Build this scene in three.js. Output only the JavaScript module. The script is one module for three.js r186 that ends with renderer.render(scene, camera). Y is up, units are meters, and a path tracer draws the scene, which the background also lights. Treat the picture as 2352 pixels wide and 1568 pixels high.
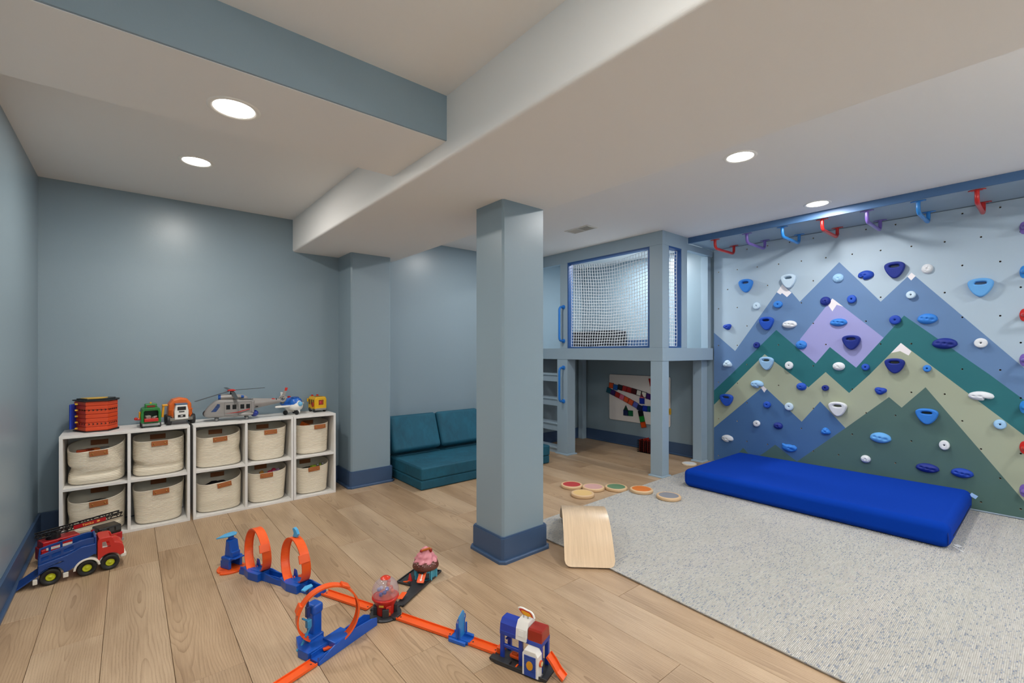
import * as THREE from 'three';
import { RoundedBoxGeometry } from 'three/addons/geometries/RoundedBoxGeometry.js';
import { mergeGeometries } from 'three/addons/utils/BufferGeometryUtils.js';
import { RectAreaLightUniformsLib } from 'three/addons/lights/RectAreaLightUniformsLib.js';

// ---------------------------------------------------------------- camera, exposure, lamps
const scene = new THREE.Scene();
scene.background = new THREE.Color(0x000000);
const renderer = new THREE.WebGLRenderer({ antialias: true });
renderer.toneMapping = THREE.LinearToneMapping;
renderer.toneMappingExposure = 2.12;
renderer.shadowMap.enabled = true;
RectAreaLightUniformsLib.init();
const camera = new THREE.PerspectiveCamera(2 * Math.atan(784 / 1050) * 180 / Math.PI, 2352 / 1568, 0.05, 40);
camera.position.set(0, 1.25, 0);
const YAW = 39.9 * Math.PI / 180;
camera.lookAt(Math.sin(YAW), 1.25, -Math.cos(YAW));
camera.setViewOffset(2352, 1568, 0, -22, 2352, 1568);   // horizon a little below the middle: lens shift
scene.add(camera);

const SKYW = new THREE.Color().setRGB(0.93, 0.975, 1), WARM = new THREE.Color().setRGB(1, 0.953, 0.892), COOL = new THREE.Color().setRGB(1, 0.975, 0.95);
// recessed LED lamps: [x, ceiling height, z, colour, strength, label; those called unseen are out of view]
const LAMPS = [
  [0.324, 2.23, -2.141, WARM, 1.0, 'round recessed downlight in the dropped beam with the blue face'],
  [0.321, 2.44, -3.476, WARM, 1.0, 'round recessed downlight in the ceiling above the toy shelves'],
  [2.870, 2.44, -1.252, COOL, 1.0, 'round recessed downlight in the ceiling above the middle of the rug'],
  [4.265, 2.44, -1.252, COOL, 1.0, 'round recessed downlight beside the climbing wall soffit'],
  [4.560, 2.44, -3.250, SKYW, 1.6, 'unseen recessed downlight over the loft deck, lighting the net and the inside'],  // out of view above the loft opening, placed to light net and deck
  [0.324, 2.44, -0.300, WARM, 1.0, 'unseen recessed downlight near the camera, lighting the left bay'],  // out of view overhead, placed to light the left bay
  [2.870, 2.44, -3.560, COOL, 0.8, 'unseen recessed downlight above the teal sofa, lighting the alcove'],  // out of view behind the column, placed to light the alcove wall
  [2.870, 2.44, 0.900, COOL, 1.0, 'unseen recessed downlight behind the camera, lighting the rug end'],  // this and the next two: out of view, placed to light the near room
  [4.265, 2.44, 0.900, COOL, 1.0, 'unseen recessed downlight behind the camera, lighting the climbing wall by the rungs'],
  [0.324, 2.44, 1.300, WARM, 1.0, 'unseen recessed downlight at the rear, lighting the left side of the room'],
];
const LAMP_POWER = 130, LAMP_SIDE = 0.13;

// unseen uplights behind the camera, placed to brighten the ceilings
const UNSEEN_UPLIGHTS = [[-0.12, 1.75, WARM, 235, 'unseen white uplight on a stand behind the camera, brightening the left ceiling'], [2.4, 1.85, COOL, 215, 'unseen white uplight on a stand behind the camera, brightening the right ceiling']];

// ---------------------------------------------------------------- helpers
let seed = 12345;
const rnd = () => { seed = (seed * 1664525 + 1013904223) >>> 0; return seed / 4294967296; };
const rr = (a, b) => a + (b - a) * rnd();
const PI = Math.PI;
const taken = {};
function numbered(n) { if (!(n in taken)) { taken[n] = 0; return n; } taken[n]++; return n + '_' + String(taken[n]).padStart(3, '0'); }
function C(h) { return new THREE.Color(h); }
function M(color, rough = 0.5, o = {}) { return new THREE.MeshPhysicalMaterial({ color: color instanceof THREE.Color ? color : C(color), roughness: rough, ...o }); }
const plastic = (h, r = 0.35) => M(h, r, { clearcoat: 0.15, clearcoatRoughness: 0.3 });
function shadows(o) { o.traverse(m => { if (m.isMesh) { m.castShadow = true; m.receiveShadow = true; } }); return o; }
function tag(o, label, category, group) { o.userData.label = label; o.userData.category = category; if (group) o.userData.group = group; return o; }
function thing(name, label, category, pos = [0, 0, 0], turn = 0, group) {
  const g = new THREE.Group(); g.name = numbered(name); g.position.set(...pos); g.rotation.y = turn; scene.add(g);
  return tag(g, label, category, group);
}
function single(name, geo, m, label, category, pos = [0, 0, 0], turn = 0, group) {
  const o = new THREE.Mesh(geo, m); o.name = numbered(name); o.position.set(...pos); o.rotation.y = turn; scene.add(o);
  return tag(o, label, category, group);
}
function part(name, geo, m, parent, label) { const o = new THREE.Mesh(geo, m); o.name = name; parent.add(o); if (label) o.userData.label = label; return o; }
function struct(name, geo, m) { const o = new THREE.Mesh(geo, m); o.name = numbered(name); o.userData.kind = 'structure'; scene.add(o); return o; }
function structGroup(name) { const o = new THREE.Group(); o.name = numbered(name); o.userData.kind = 'structure'; scene.add(o); return o; }
function uvMetres(g, s = 1) {      // box-projected uv in metres
  const p = g.attributes.position, n = g.attributes.normal, uv = new Float32Array(p.count * 2);
  for (let i = 0; i < p.count; i++) {
    const ax = Math.abs(n.getX(i)), ay = Math.abs(n.getY(i)), az = Math.abs(n.getZ(i));
    if (ay >= ax && ay >= az) { uv[2 * i] = p.getX(i) * s; uv[2 * i + 1] = p.getZ(i) * s; }
    else if (ax >= az) { uv[2 * i] = p.getZ(i) * s; uv[2 * i + 1] = p.getY(i) * s; }
    else { uv[2 * i] = p.getX(i) * s; uv[2 * i + 1] = p.getY(i) * s; }
  }
  g.setAttribute('uv', new THREE.BufferAttribute(uv, 2)); return g;
}
// box between two corners, edges rounded by r
function bb(x0, y0, z0, x1, y1, z1, r = 0, seg = 2) {
  const w = Math.abs(x1 - x0), h = Math.abs(y1 - y0), d = Math.abs(z1 - z0);
  const g = r > 0 ? new RoundedBoxGeometry(w, h, d, seg, Math.min(r, w / 2.01, h / 2.01, d / 2.01)) : new THREE.BoxGeometry(w, h, d);
  g.translate((x0 + x1) / 2, (y0 + y1) / 2, (z0 + z1) / 2); return uvMetres(g);
}
// centred box at (x, y, z)
function cb(w, h, d, x = 0, y = 0, z = 0, r = 0, rot) {
  const g = r > 0 ? new RoundedBoxGeometry(w, h, d, 2, Math.min(r, w / 2.01, h / 2.01, d / 2.01)) : new THREE.BoxGeometry(w, h, d);
  if (rot) { g.rotateX(rot[0] || 0); g.rotateY(rot[1] || 0); g.rotateZ(rot[2] || 0); }
  return g.translate(x, y, z);
}
function cyl(r0, r1, h, x = 0, y = 0, z = 0, axis = 'y', seg = 24) {
  const g = new THREE.CylinderGeometry(r1, r0, h, seg);
  if (axis === 'x') g.rotateZ(-PI / 2); if (axis === 'z') g.rotateX(PI / 2);
  return g.translate(x, y, z);
}
function sph(r, x = 0, y = 0, z = 0, sx = 1, sy = 1, sz = 1, seg = 20) { return new THREE.SphereGeometry(r, seg, Math.ceil(seg * 0.7)).scale(sx, sy, sz).translate(x, y, z); }
function lathe(pts, seg = 32) { return new THREE.LatheGeometry(pts.map(p => new THREE.Vector2(p[0], p[1])), seg); }
function tube(pts, r, seg = 40, rad = 10, closed = false, tension) {
  const c = new THREE.CatmullRomCurve3(pts.map(p => new THREE.Vector3(...p)), closed, 'catmullrom', tension ?? 0.5);
  return new THREE.TubeGeometry(c, seg, r, rad, closed);
}
// tube along straight pieces with rounded corners
function pipe(pts, r, bend, rad = 10) {
  const path = new THREE.CurvePath(), v = pts.map(p => new THREE.Vector3(...p));
  let from = v[0];
  for (let i = 1; i < v.length - 1; i++) {
    const a = v[i].clone().addScaledVector(v[i - 1].clone().sub(v[i]).normalize(), bend), b = v[i].clone().addScaledVector(v[i + 1].clone().sub(v[i]).normalize(), bend);
    path.add(new THREE.LineCurve3(from, a)); path.add(new THREE.QuadraticBezierCurve3(a, v[i], b)); from = b;
  }
  path.add(new THREE.LineCurve3(from, v[v.length - 1]));
  return new THREE.TubeGeometry(path, 12 * v.length, r, rad, false);
}
function poly(pts) { const s = new THREE.Shape(); pts.forEach((p, i) => i ? s.lineTo(p[0], p[1]) : s.moveTo(p[0], p[1])); s.closePath(); return s; }
function ext(shape, depth, bevel = 0, seg = 2, curve = 12) {      // extruded along +z, centred on z = 0
  const s = Array.isArray(shape) ? poly(shape) : shape;
  const g = new THREE.ExtrudeGeometry(s, { depth: depth - 2 * bevel, bevelEnabled: bevel > 0, bevelThickness: bevel, bevelSize: bevel, bevelOffset: -bevel, bevelSegments: seg, curveSegments: curve });
  return g.translate(0, 0, -depth / 2 + bevel);
}
const mg = list => mergeGeometries(list.map(g => { const h = g.index ? g.toNonIndexed() : g; for (const k of Object.keys(h.attributes)) if (!['position', 'normal', 'uv'].includes(k)) h.deleteAttribute(k); return h; }));
// value noise
const hash2 = (x, y) => { let h = (x * 374761393 + y * 668265263) | 0; h = Math.imul(h ^ (h >>> 13), 1274126177); return ((h ^ (h >>> 16)) >>> 0) / 4294967296; };
function vn(x, y) { const xi = Math.floor(x), yi = Math.floor(y); let a = x - xi, b = y - yi; a = a * a * (3 - 2 * a); b = b * b * (3 - 2 * b);
  const p = hash2(xi, yi), q = hash2(xi + 1, yi), r = hash2(xi, yi + 1), s = hash2(xi + 1, yi + 1); return p + (q - p) * a + (r - p) * b + (p - q - r + s) * a * b; }
const fbm = (x, y, o = 3) => { let s = 0, a = 0.5, t = 0; for (let i = 0; i < o; i++) { s += a * vn(x, y); t += a; x = x * 2.03 + 17.1; y = y * 2.03 + 5.7; a *= 0.5; } return s / t; };
function dataTex(w, h, f, srgb = true, rep) {
  const d = new Uint8Array(w * h * 4);
  for (let y = 0; y < h; y++) for (let x = 0; x < w; x++) { const c = f(x, y), i = (y * w + x) * 4; d[i] = c[0]; d[i + 1] = c[1]; d[i + 2] = c[2]; d[i + 3] = 255; }
  const t = new THREE.DataTexture(d, w, h); t.magFilter = THREE.LinearFilter; t.minFilter = THREE.LinearMipmapLinearFilter; t.generateMipmaps = true;
  t.wrapS = t.wrapT = THREE.RepeatWrapping; if (srgb) t.colorSpace = THREE.SRGBColorSpace; if (rep) t.repeat.set(...rep); t.needsUpdate = true; return t;
}
function canvasTex(w, h, draw) {
  const c = document.createElement('canvas'); c.width = w; c.height = h; draw(c.getContext('2d'), w, h);
  const t = new THREE.CanvasTexture(c); t.colorSpace = THREE.SRGBColorSpace; return t;
}

// ---------------------------------------------------------------- shared surfaces
const wallBump = dataTex(256, 256, (x, y) => { const v = 128 + 90 * (fbm(x / 3, y / 3, 2) - 0.5); return [v, v, v]; }, false, [3, 3]);
const mWall = M(new THREE.Color().setRGB(0.252, 0.332, 0.383), 0.34, { bumpMap: wallBump, bumpScale: 0.0004 });
const mTrim = M(new THREE.Color().setRGB(0.045, 0.088, 0.175), 0.38);
const mSoffit = M(new THREE.Color().setRGB(0.06, 0.14, 0.29), 0.45);
const mCeil = M(new THREE.Color().setRGB(0.86, 0.845, 0.82), 0.85, { bumpMap: wallBump, bumpScale: 0.0003 });
const mLoft = M(new THREE.Color().setRGB(0.32, 0.42, 0.50), 0.42);
const mWhiteWood = M(new THREE.Color().setRGB(0.80, 0.785, 0.755), 0.45);

// ---------------------------------------------------------------- room shell
const XL = -0.48, XR = 5.06, ZB = -4.46, ZF = 2.2, YC = 2.44;
struct('wall_left', bb(XL - 0.14, -0.1, ZB - 0.14, XL, 2.6, ZF + 0.14), mWall);
struct('wall_back', bb(XL, -0.1, ZB - 0.14, XR, 2.6, ZB), mWall);
struct('wall_right', bb(XR, -0.1, ZB - 0.14, XR + 0.14, 2.6, ZF + 0.14), mWall);
struct('wall_front', bb(XL, -0.1, ZF, XR, 2.6, ZF + 0.14), mWall);
struct('ceiling', bb(XL, YC, ZB, XR, YC + 0.14, ZF), mCeil);
// bulkhead running from the back wall towards the viewer, softly rounded lower edges
const bulkX0 = 1.135, bulkX1 = 2.05, bulkY = 2.15;
{
  const r = 0.02, s = new THREE.Shape();
  s.moveTo(bulkX0, YC + 0.02); s.lineTo(bulkX0, bulkY + r); s.quadraticCurveTo(bulkX0, bulkY, bulkX0 + r, bulkY);
  s.lineTo(bulkX1 - r, bulkY); s.quadraticCurveTo(bulkX1, bulkY, bulkX1, bulkY + r); s.lineTo(bulkX1, YC + 0.02); s.closePath();
  const g = new THREE.ExtrudeGeometry(s, { depth: ZF - ZB, bevelEnabled: false, curveSegments: 8 }); g.translate(0, 0, ZB);
  struct('ceiling_bulkhead', uvMetres(g), mCeil);
}
// dropped beam across the left bay: white underside, wall-blue near face
{
  const g = structGroup('ceiling_beam');
  part('beam_body', bb(XL, 2.23, -2.40, bulkX0, YC + 0.01, -1.842), mCeil, g);
  part('beam_face', bb(XL, 2.232, -1.842, bulkX0, YC, -1.832), mWall, g, 'blue painted near face');
}
// free-standing column and the pilaster at the back wall, with moulded navy bases
function chamferRect(x0, z0, x1, z1, c) { return [[x0 + c, -z0], [x1 - c, -z0], [x1, -z0 - c], [x1, -z1 + c], [x1 - c, -z1], [x0 + c, -z1], [x0, -z1 + c], [x0, -z0 - c]]; }
function prism(x0, z0, x1, z1, y0, y1, c) {
  const g = new THREE.ExtrudeGeometry(poly(chamferRect(x0, z0, x1, z1, c)), { depth: y1 - y0, bevelEnabled: false });
  g.rotateX(-PI / 2).translate(0, y0, 0); g.computeVertexNormals(); return uvMetres(g);
}
function pillar(name, x0, z0, x1, z1, y1) {
  const g = structGroup(name);
  part('shaft', prism(x0, z0, x1, z1, 0, y1, 0.012), mWall, g);
  part('base_board', prism(x0 - 0.016, z0 - 0.016, x1 + 0.016, z1 + 0.016, 0, 0.143, 0.014), mTrim, g);
  part('base_cap', prism(x0 - 0.011, z0 - 0.011, x1 + 0.011, z1 + 0.011, 0.143, 0.15, 0.014), mTrim, g);
  const sh = new THREE.ExtrudeGeometry(poly(chamferRect(x0 - 0.034, z0 - 0.034, x1 + 0.034, z1 + 0.034, 0.028)), { depth: 0.012, bevelEnabled: true, bevelThickness: 0.008, bevelSize: 0.012, bevelOffset: -0.012, bevelSegments: 3 });
  sh.rotateX(-PI / 2).translate(0, 0, 0);
  part('shoe_moulding', sh, mTrim, g);
}
pillar('wall_column', 1.69, -2.385, 2.03, -2.105, bulkY + 0.01);
pillar('wall_pilaster', 1.545, ZB - 0.02, 1.93, -4.13, bulkY + 0.01);
// baseboards
function baseboard(name, x0, z0, x1, z1, nx, nz) {     // along a wall; n points into the room
  const g = structGroup(name), t = 0.016, s = 0.03;
  part('board', bb(x0, 0, z0, x1 + nx * t, 0.148, z1 + nz * t, 0.003), mTrim, g);
  part('shoe_moulding', bb(x0, 0, z0, x1 + nx * s, 0.022, z1 + nz * s, 0.008), mTrim, g);
}
baseboard('baseboard_left', XL, ZB, XL, ZF, 1, 0);
baseboard('baseboard_back', XL, ZB, 1.53, ZB, 0, 1);
baseboard('baseboard_alcove', 1.95, ZB, XR, ZB, 0, 1);
baseboard('baseboard_right', XR, ZB, XR, -2.60, -1, 0);

// ---------------------------------------------------------------- floor of wood planks
const woodTex = dataTex(1536, 2048, (px, py) => {
  const k = Math.floor(px / 256), u = (px % 256) / 256 - 0.5, v = py / 2048;        // six planks side by side
  const s = k * 37.7, wob = 0.10 * (fbm(v * 3 + s, s, 2) - 0.5) + 0.05 * (fbm(v * 9 + s, 3 + u * 2, 2) - 0.5);
  const c = [0.05, -0.12, 0.28, 0.0, -0.3, 0.15][k], dep = [0.10, 0.22, 0.5, 0.06, 0.4, 0.16][k];
  const uu = u - c + wob, dd = dep * (0.25 + 1.6 * Math.abs(fbm(v * 1.6 + s * 1.3, 9.1 + s, 2) - 0.42)) + 0.02;
  const r = Math.sqrt(uu * uu + dd * dd) * 26 + 2.2 * fbm(u * 3 + s, v * 5 + s, 3);
  const ring = r - Math.floor(r), line = Math.pow(ring, 5) * (0.45 + 0.9 * fbm(u * 6 + s, v * 11, 2));
  const fib = fbm(u * 95 + s, v * 16 + s, 3) - 0.5, fine = hash2(px, py >> 2) - 0.5, pat = fbm(u * 2.1 + s, v * 3.3 + s * 2, 3) - 0.5;
  const t = -27 * line + 20 * fib + 5 * fine + 46 * pat;
  return [Math.max(0, Math.min(255, 181 + t)), Math.max(0, Math.min(255, 156 + t * 1.0)), Math.max(0, Math.min(255, 128 + t * 0.95))];
});
const mPlank = [0xfffdfa, 0xf9f4ed, 0xf3ece3].map(h => M(h, 0.42, { map: woodTex, clearcoat: 0.0 }));
{
  const floor = structGroup('floor');
  part('subfloor', bb(XL, -0.1, ZB, XR, -0.008, ZF), M(0x6a5138, 0.9), floor);
  const PW = 0.2222, PL = 1.5, X0 = -0.311 - PW;
  const joint = { 1: -2.709, 2: -3.445, 5: -3.79, 7: -2.955, 9: -2.47, 10: -1.695, 11: -1.44, 8: -3.65, 6: -3.2, 3: -2.1, 4: -2.9, 0: -3.1 };
  for (let i = 0; i < 26; i++) {
    const xa = Math.max(XL, X0 + i * PW), xb = Math.min(XR, X0 + (i + 1) * PW);
    if (xb - xa < 0.01) continue;
    let z = (joint[i] ?? -4.4 + ((i * 0.618) % 1) * PL) - PL; while (z > ZB) z -= PL;
    for (let j = 0; z < ZF; z += PL, j++) {
      const za = Math.max(ZB, z), zb = Math.min(ZF, z + PL); if (zb - za < 0.01) continue;
      const g = new THREE.BufferGeometry(), c = 0.0010, e = 0.0008, P = [], N = [], U = [];
      const kk = (i * 5 + j * 7 + (i * j) % 3) % 6, fu = (i + j) % 2, fv = (i * 3 + j) % 2;
      const uvAt = (x, zz) => { let u = (x - (X0 + i * PW)) / PW, v = (zz - z) / PL; if (fu) u = 1 - u; if (fv) v = 1 - v; return [(kk + 0.01 + 0.98 * u) / 6, v]; };
      const quad = (a, b, cc, d, n) => { for (const p of [a, b, cc, a, cc, d]) { P.push(...p); N.push(...n); U.push(...uvAt(p[0], p[2])); } };
      const x0 = xa + e, x1 = xb - e, z0 = za + e, z1 = zb - e, w = 0.70710678;
      quad([x0 + c, 0, z0 + c], [x0 + c, 0, z1 - c], [x1 - c, 0, z1 - c], [x1 - c, 0, z0 + c], [0, 1, 0]);
      quad([x0, -c, z0], [x0, -c, z1], [x0 + c, 0, z1 - c], [x0 + c, 0, z0 + c], [-w, w, 0]);
      quad([x1 - c, 0, z0 + c], [x1 - c, 0, z1 - c], [x1, -c, z1], [x1, -c, z0], [w, w, 0]);
      quad([x0, -c, z1], [x1, -c, z1], [x1 - c, 0, z1 - c], [x0 + c, 0, z1 - c], [0, w, w]);
      quad([x0 + c, 0, z0 + c], [x1 - c, 0, z0 + c], [x1, -c, z0], [x0, -c, z0], [0, w, -w]);
      quad([x0, -0.008, z0], [x0, -0.008, z1], [x0, -c, z1], [x0, -c, z0], [-1, 0, 0]);
      quad([x1, -c, z0], [x1, -c, z1], [x1, -0.008, z1], [x1, -0.008, z0], [1, 0, 0]);
      quad([x0, -0.008, z1], [x1, -0.008, z1], [x1, -c, z1], [x0, -c, z1], [0, 0, 1]);
      quad([x0, -c, z0], [x1, -c, z0], [x1, -0.008, z0], [x0, -0.008, z0], [0, 0, -1]);
      g.setAttribute('position', new THREE.Float32BufferAttribute(P, 3)); g.setAttribute('normal', new THREE.Float32BufferAttribute(N, 3)); g.setAttribute('uv', new THREE.Float32BufferAttribute(U, 2));
      part('plank', g, mPlank[(i * 2 + j * 5) % 3], floor);
    }
  }
}

// ---------------------------------------------------------------- recessed lamps
{
  const mRing = M(0xf4f1ea, 0.5);
  const ringG = lathe([[0.072, 0.0], [0.078, -0.004], [0.088, -0.005], [0.095, -0.0005], [0.095, 0.004], [0.072, 0.004], [0.072, 0.0]], 40);
  const lensG = lathe([[0.0001, -0.003], [0.05, -0.0025], [0.0735, -0.001]], 40);
  for (const [x, y, z, col, k, label] of LAMPS) {
    const t = thing('recessed_downlight', label, 'ceiling light', [x, y, z], 0, 'recessed ceiling downlights');
    part('trim_ring', ringG, mRing, t);
    part('glowing_lens', lensG, new THREE.MeshStandardMaterial({ color: 0xffffff, emissive: col, emissiveIntensity: 6 }), t);
    const L = new THREE.RectAreaLight(col, LAMP_POWER * k, LAMP_SIDE, LAMP_SIDE);
    L.position.set(0, -0.0075, 0); L.rotation.x = -PI / 2; t.add(L);
  }
}

{
  const m = M(0xe9e7e2, 0.4);
  for (const [x, z, col, k, label] of UNSEEN_UPLIGHTS) {  // out of view; each one throws light up to brighten the ceilings
    const t = thing('unseen_uplight', label, 'floor lamp', [x, 0, z], 0, 'unseen uplights behind the camera');
    part('base', lathe([[0.0001, 0], [0.15, 0], [0.15, 0.012], [0.03, 0.03], [0.0001, 0.03]], 32), m, t);
    part('pole', cyl(0.012, 0.012, 1.70, 0, 0.87, 0, 'y', 14), m, t);
    part('bowl', lathe([[0.012, 1.70], [0.06, 1.71], [0.17, 1.79], [0.175, 1.80], [0.168, 1.80], [0.055, 1.722], [0.0001, 1.716]], 32), m, t);
    part('glowing_bulb', cyl(0.13, 0.13, 0.004, 0, 1.776, 0, 'y', 24), new THREE.MeshStandardMaterial({ color: 0xffffff, emissive: col, emissiveIntensity: 8 }), t);
    const L = new THREE.RectAreaLight(col, k, 0.18, 0.18); L.position.set(0, 1.785, 0); L.rotation.x = PI / 2; t.add(L);
  }
}

// ---------------------------------------------------------------- climbing wall panel with painted mountains and bolt holes
const PX = 5.04, SC = PX / 5.13;                       // panel face; mural points were surveyed on a parallel plane
const WZ = z => z * SC, WY = y => 1.25 + (y - 1.25) * SC;
const gridZY = (row, k) => [WZ((row % 2 ? -0.2885 : -0.183) - 0.2087 * k), WY(0.064 + 0.2082 * row)];
const MURAL = [
  ['#5f80ab', [[-2.530, 1.460], [-2.293, 1.251], [-1.869, 1.857], [-1.817, 1.936], [-1.731, 1.844], [-1.658, 1.742], [-1.327, 2.088], [-1.152, 1.865], [-1.017, 1.689], [-0.808, 1.918], [0.5, 0.30], [0.5, 0], [-2.6, 0]]],
  ['#ece7ea', [[-1.869, 1.857], [-1.817, 1.936], [-1.774, 1.883], [-1.731, 1.840], [-1.774, 1.799], [-1.819, 1.844], [-1.836, 1.830]]],
  ['#ece7ea', [[-0.834, 1.889], [-0.808, 1.921], [-0.781, 1.889], [-0.810, 1.854]]],
  ['#9a9bd0', [[-1.654, 1.371], [-1.382, 1.751], [-1.088, 1.461], [-0.90, 1.27], [-1.3, 0.9], [-1.7, 1.0]]],
  ['#ece7ea', [[-1.421, 1.697], [-1.382, 1.751], [-1.295, 1.666], [-1.347, 1.688], [-1.382, 1.628]]],
  ['#1d6a71', [[-2.530, 0.80], [-2.339, 0.989], [-1.874, 1.468], [-1.520, 1.129], [-1.402, 1.288], [-1.196, 1.097], [-0.997, 1.366], [-0.857, 1.557], [-0.345, 1.067], [-0.167, 0.886], [0.5, 0.2], [0.5, 0], [-2.6, 0], [-2.6, 0.73]]],
  ['#a3aa93', [[-2.530, 0.638], [-2.196, 0.994], [-1.987, 1.218], [-1.582, 0.893], [-1.437, 1.049], [-1.250, 0.861], [-1.098, 1.037], [-0.878, 1.321], [-0.609, 1.057], [-0.167, 0.622], [0.46, 0], [-2.6, 0], [-2.6, 0.56]]],
  ['#ece7ea', [[-0.946, 1.233], [-0.878, 1.321], [-0.808, 1.248], [-0.827, 1.212], [-0.883, 1.250]]],
  ['#426a99', [[-2.530, 0.375], [-2.024, 0.852], [-2.001, 0.884], [-1.641, 0.547], [-1.482, 0.762], [-1.278, 0.531], [-1.682, 0.145], [-1.682, 0], [-2.6, 0], [-2.6, 0.31]]],
  ['#ece7ea', [[-2.024, 0.861], [-2.003, 0.886], [-1.966, 0.851], [-1.991, 0.813]]],
  ['#4b6963', [[-1.80, 0.03], [-1.682, 0.145], [-1.278, 0.531], [-1.152, 0.655], [-0.959, 0.845], [-0.873, 0.760], [-0.718, 0.946], [-0.196, 0.172], [-0.08, 0], [-1.83, 0]]],
  ['#4b6963', [[-2.197, 0.03], [-2.013, 0.158], [-1.884, 0.281], [-1.731, 0.175], [-1.63, 0.11], [-1.6, 0], [-2.23, 0]]],
  ['#4b6963', [[-2.32, 0.04], [-2.208, 0.196], [-2.10, 0.09], [-2.06, 0], [-2.35, 0]]],
];
const PZ0 = -2.487, PZ1 = 1.9, PY0 = 0.012, PY1 = 2.378, TZ0 = -2.5, TW = 3.0, TH = 2.4;
const muralTex = canvasTex(2048, 1638, (c, w, h) => {
  c.fillStyle = '#a9bccb'; c.fillRect(0, 0, w, h);
  const X = z => (WZ(z) - TZ0) / TW * w, Y = y => h - WY(y) / TH * h;
  for (const [col, pts] of MURAL) { c.fillStyle = col; c.beginPath(); pts.forEach((p, i) => i ? c.lineTo(X(p[0]), Y(p[1])) : c.moveTo(X(p[0]), Y(p[1]))); c.closePath(); c.fill(); }
});
muralTex.wrapS = muralTex.wrapT = THREE.ClampToEdgeWrapping; muralTex.repeat.set(1 / TW, 1 / TH); muralTex.offset.set(-TZ0 / TW, 0);
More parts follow.
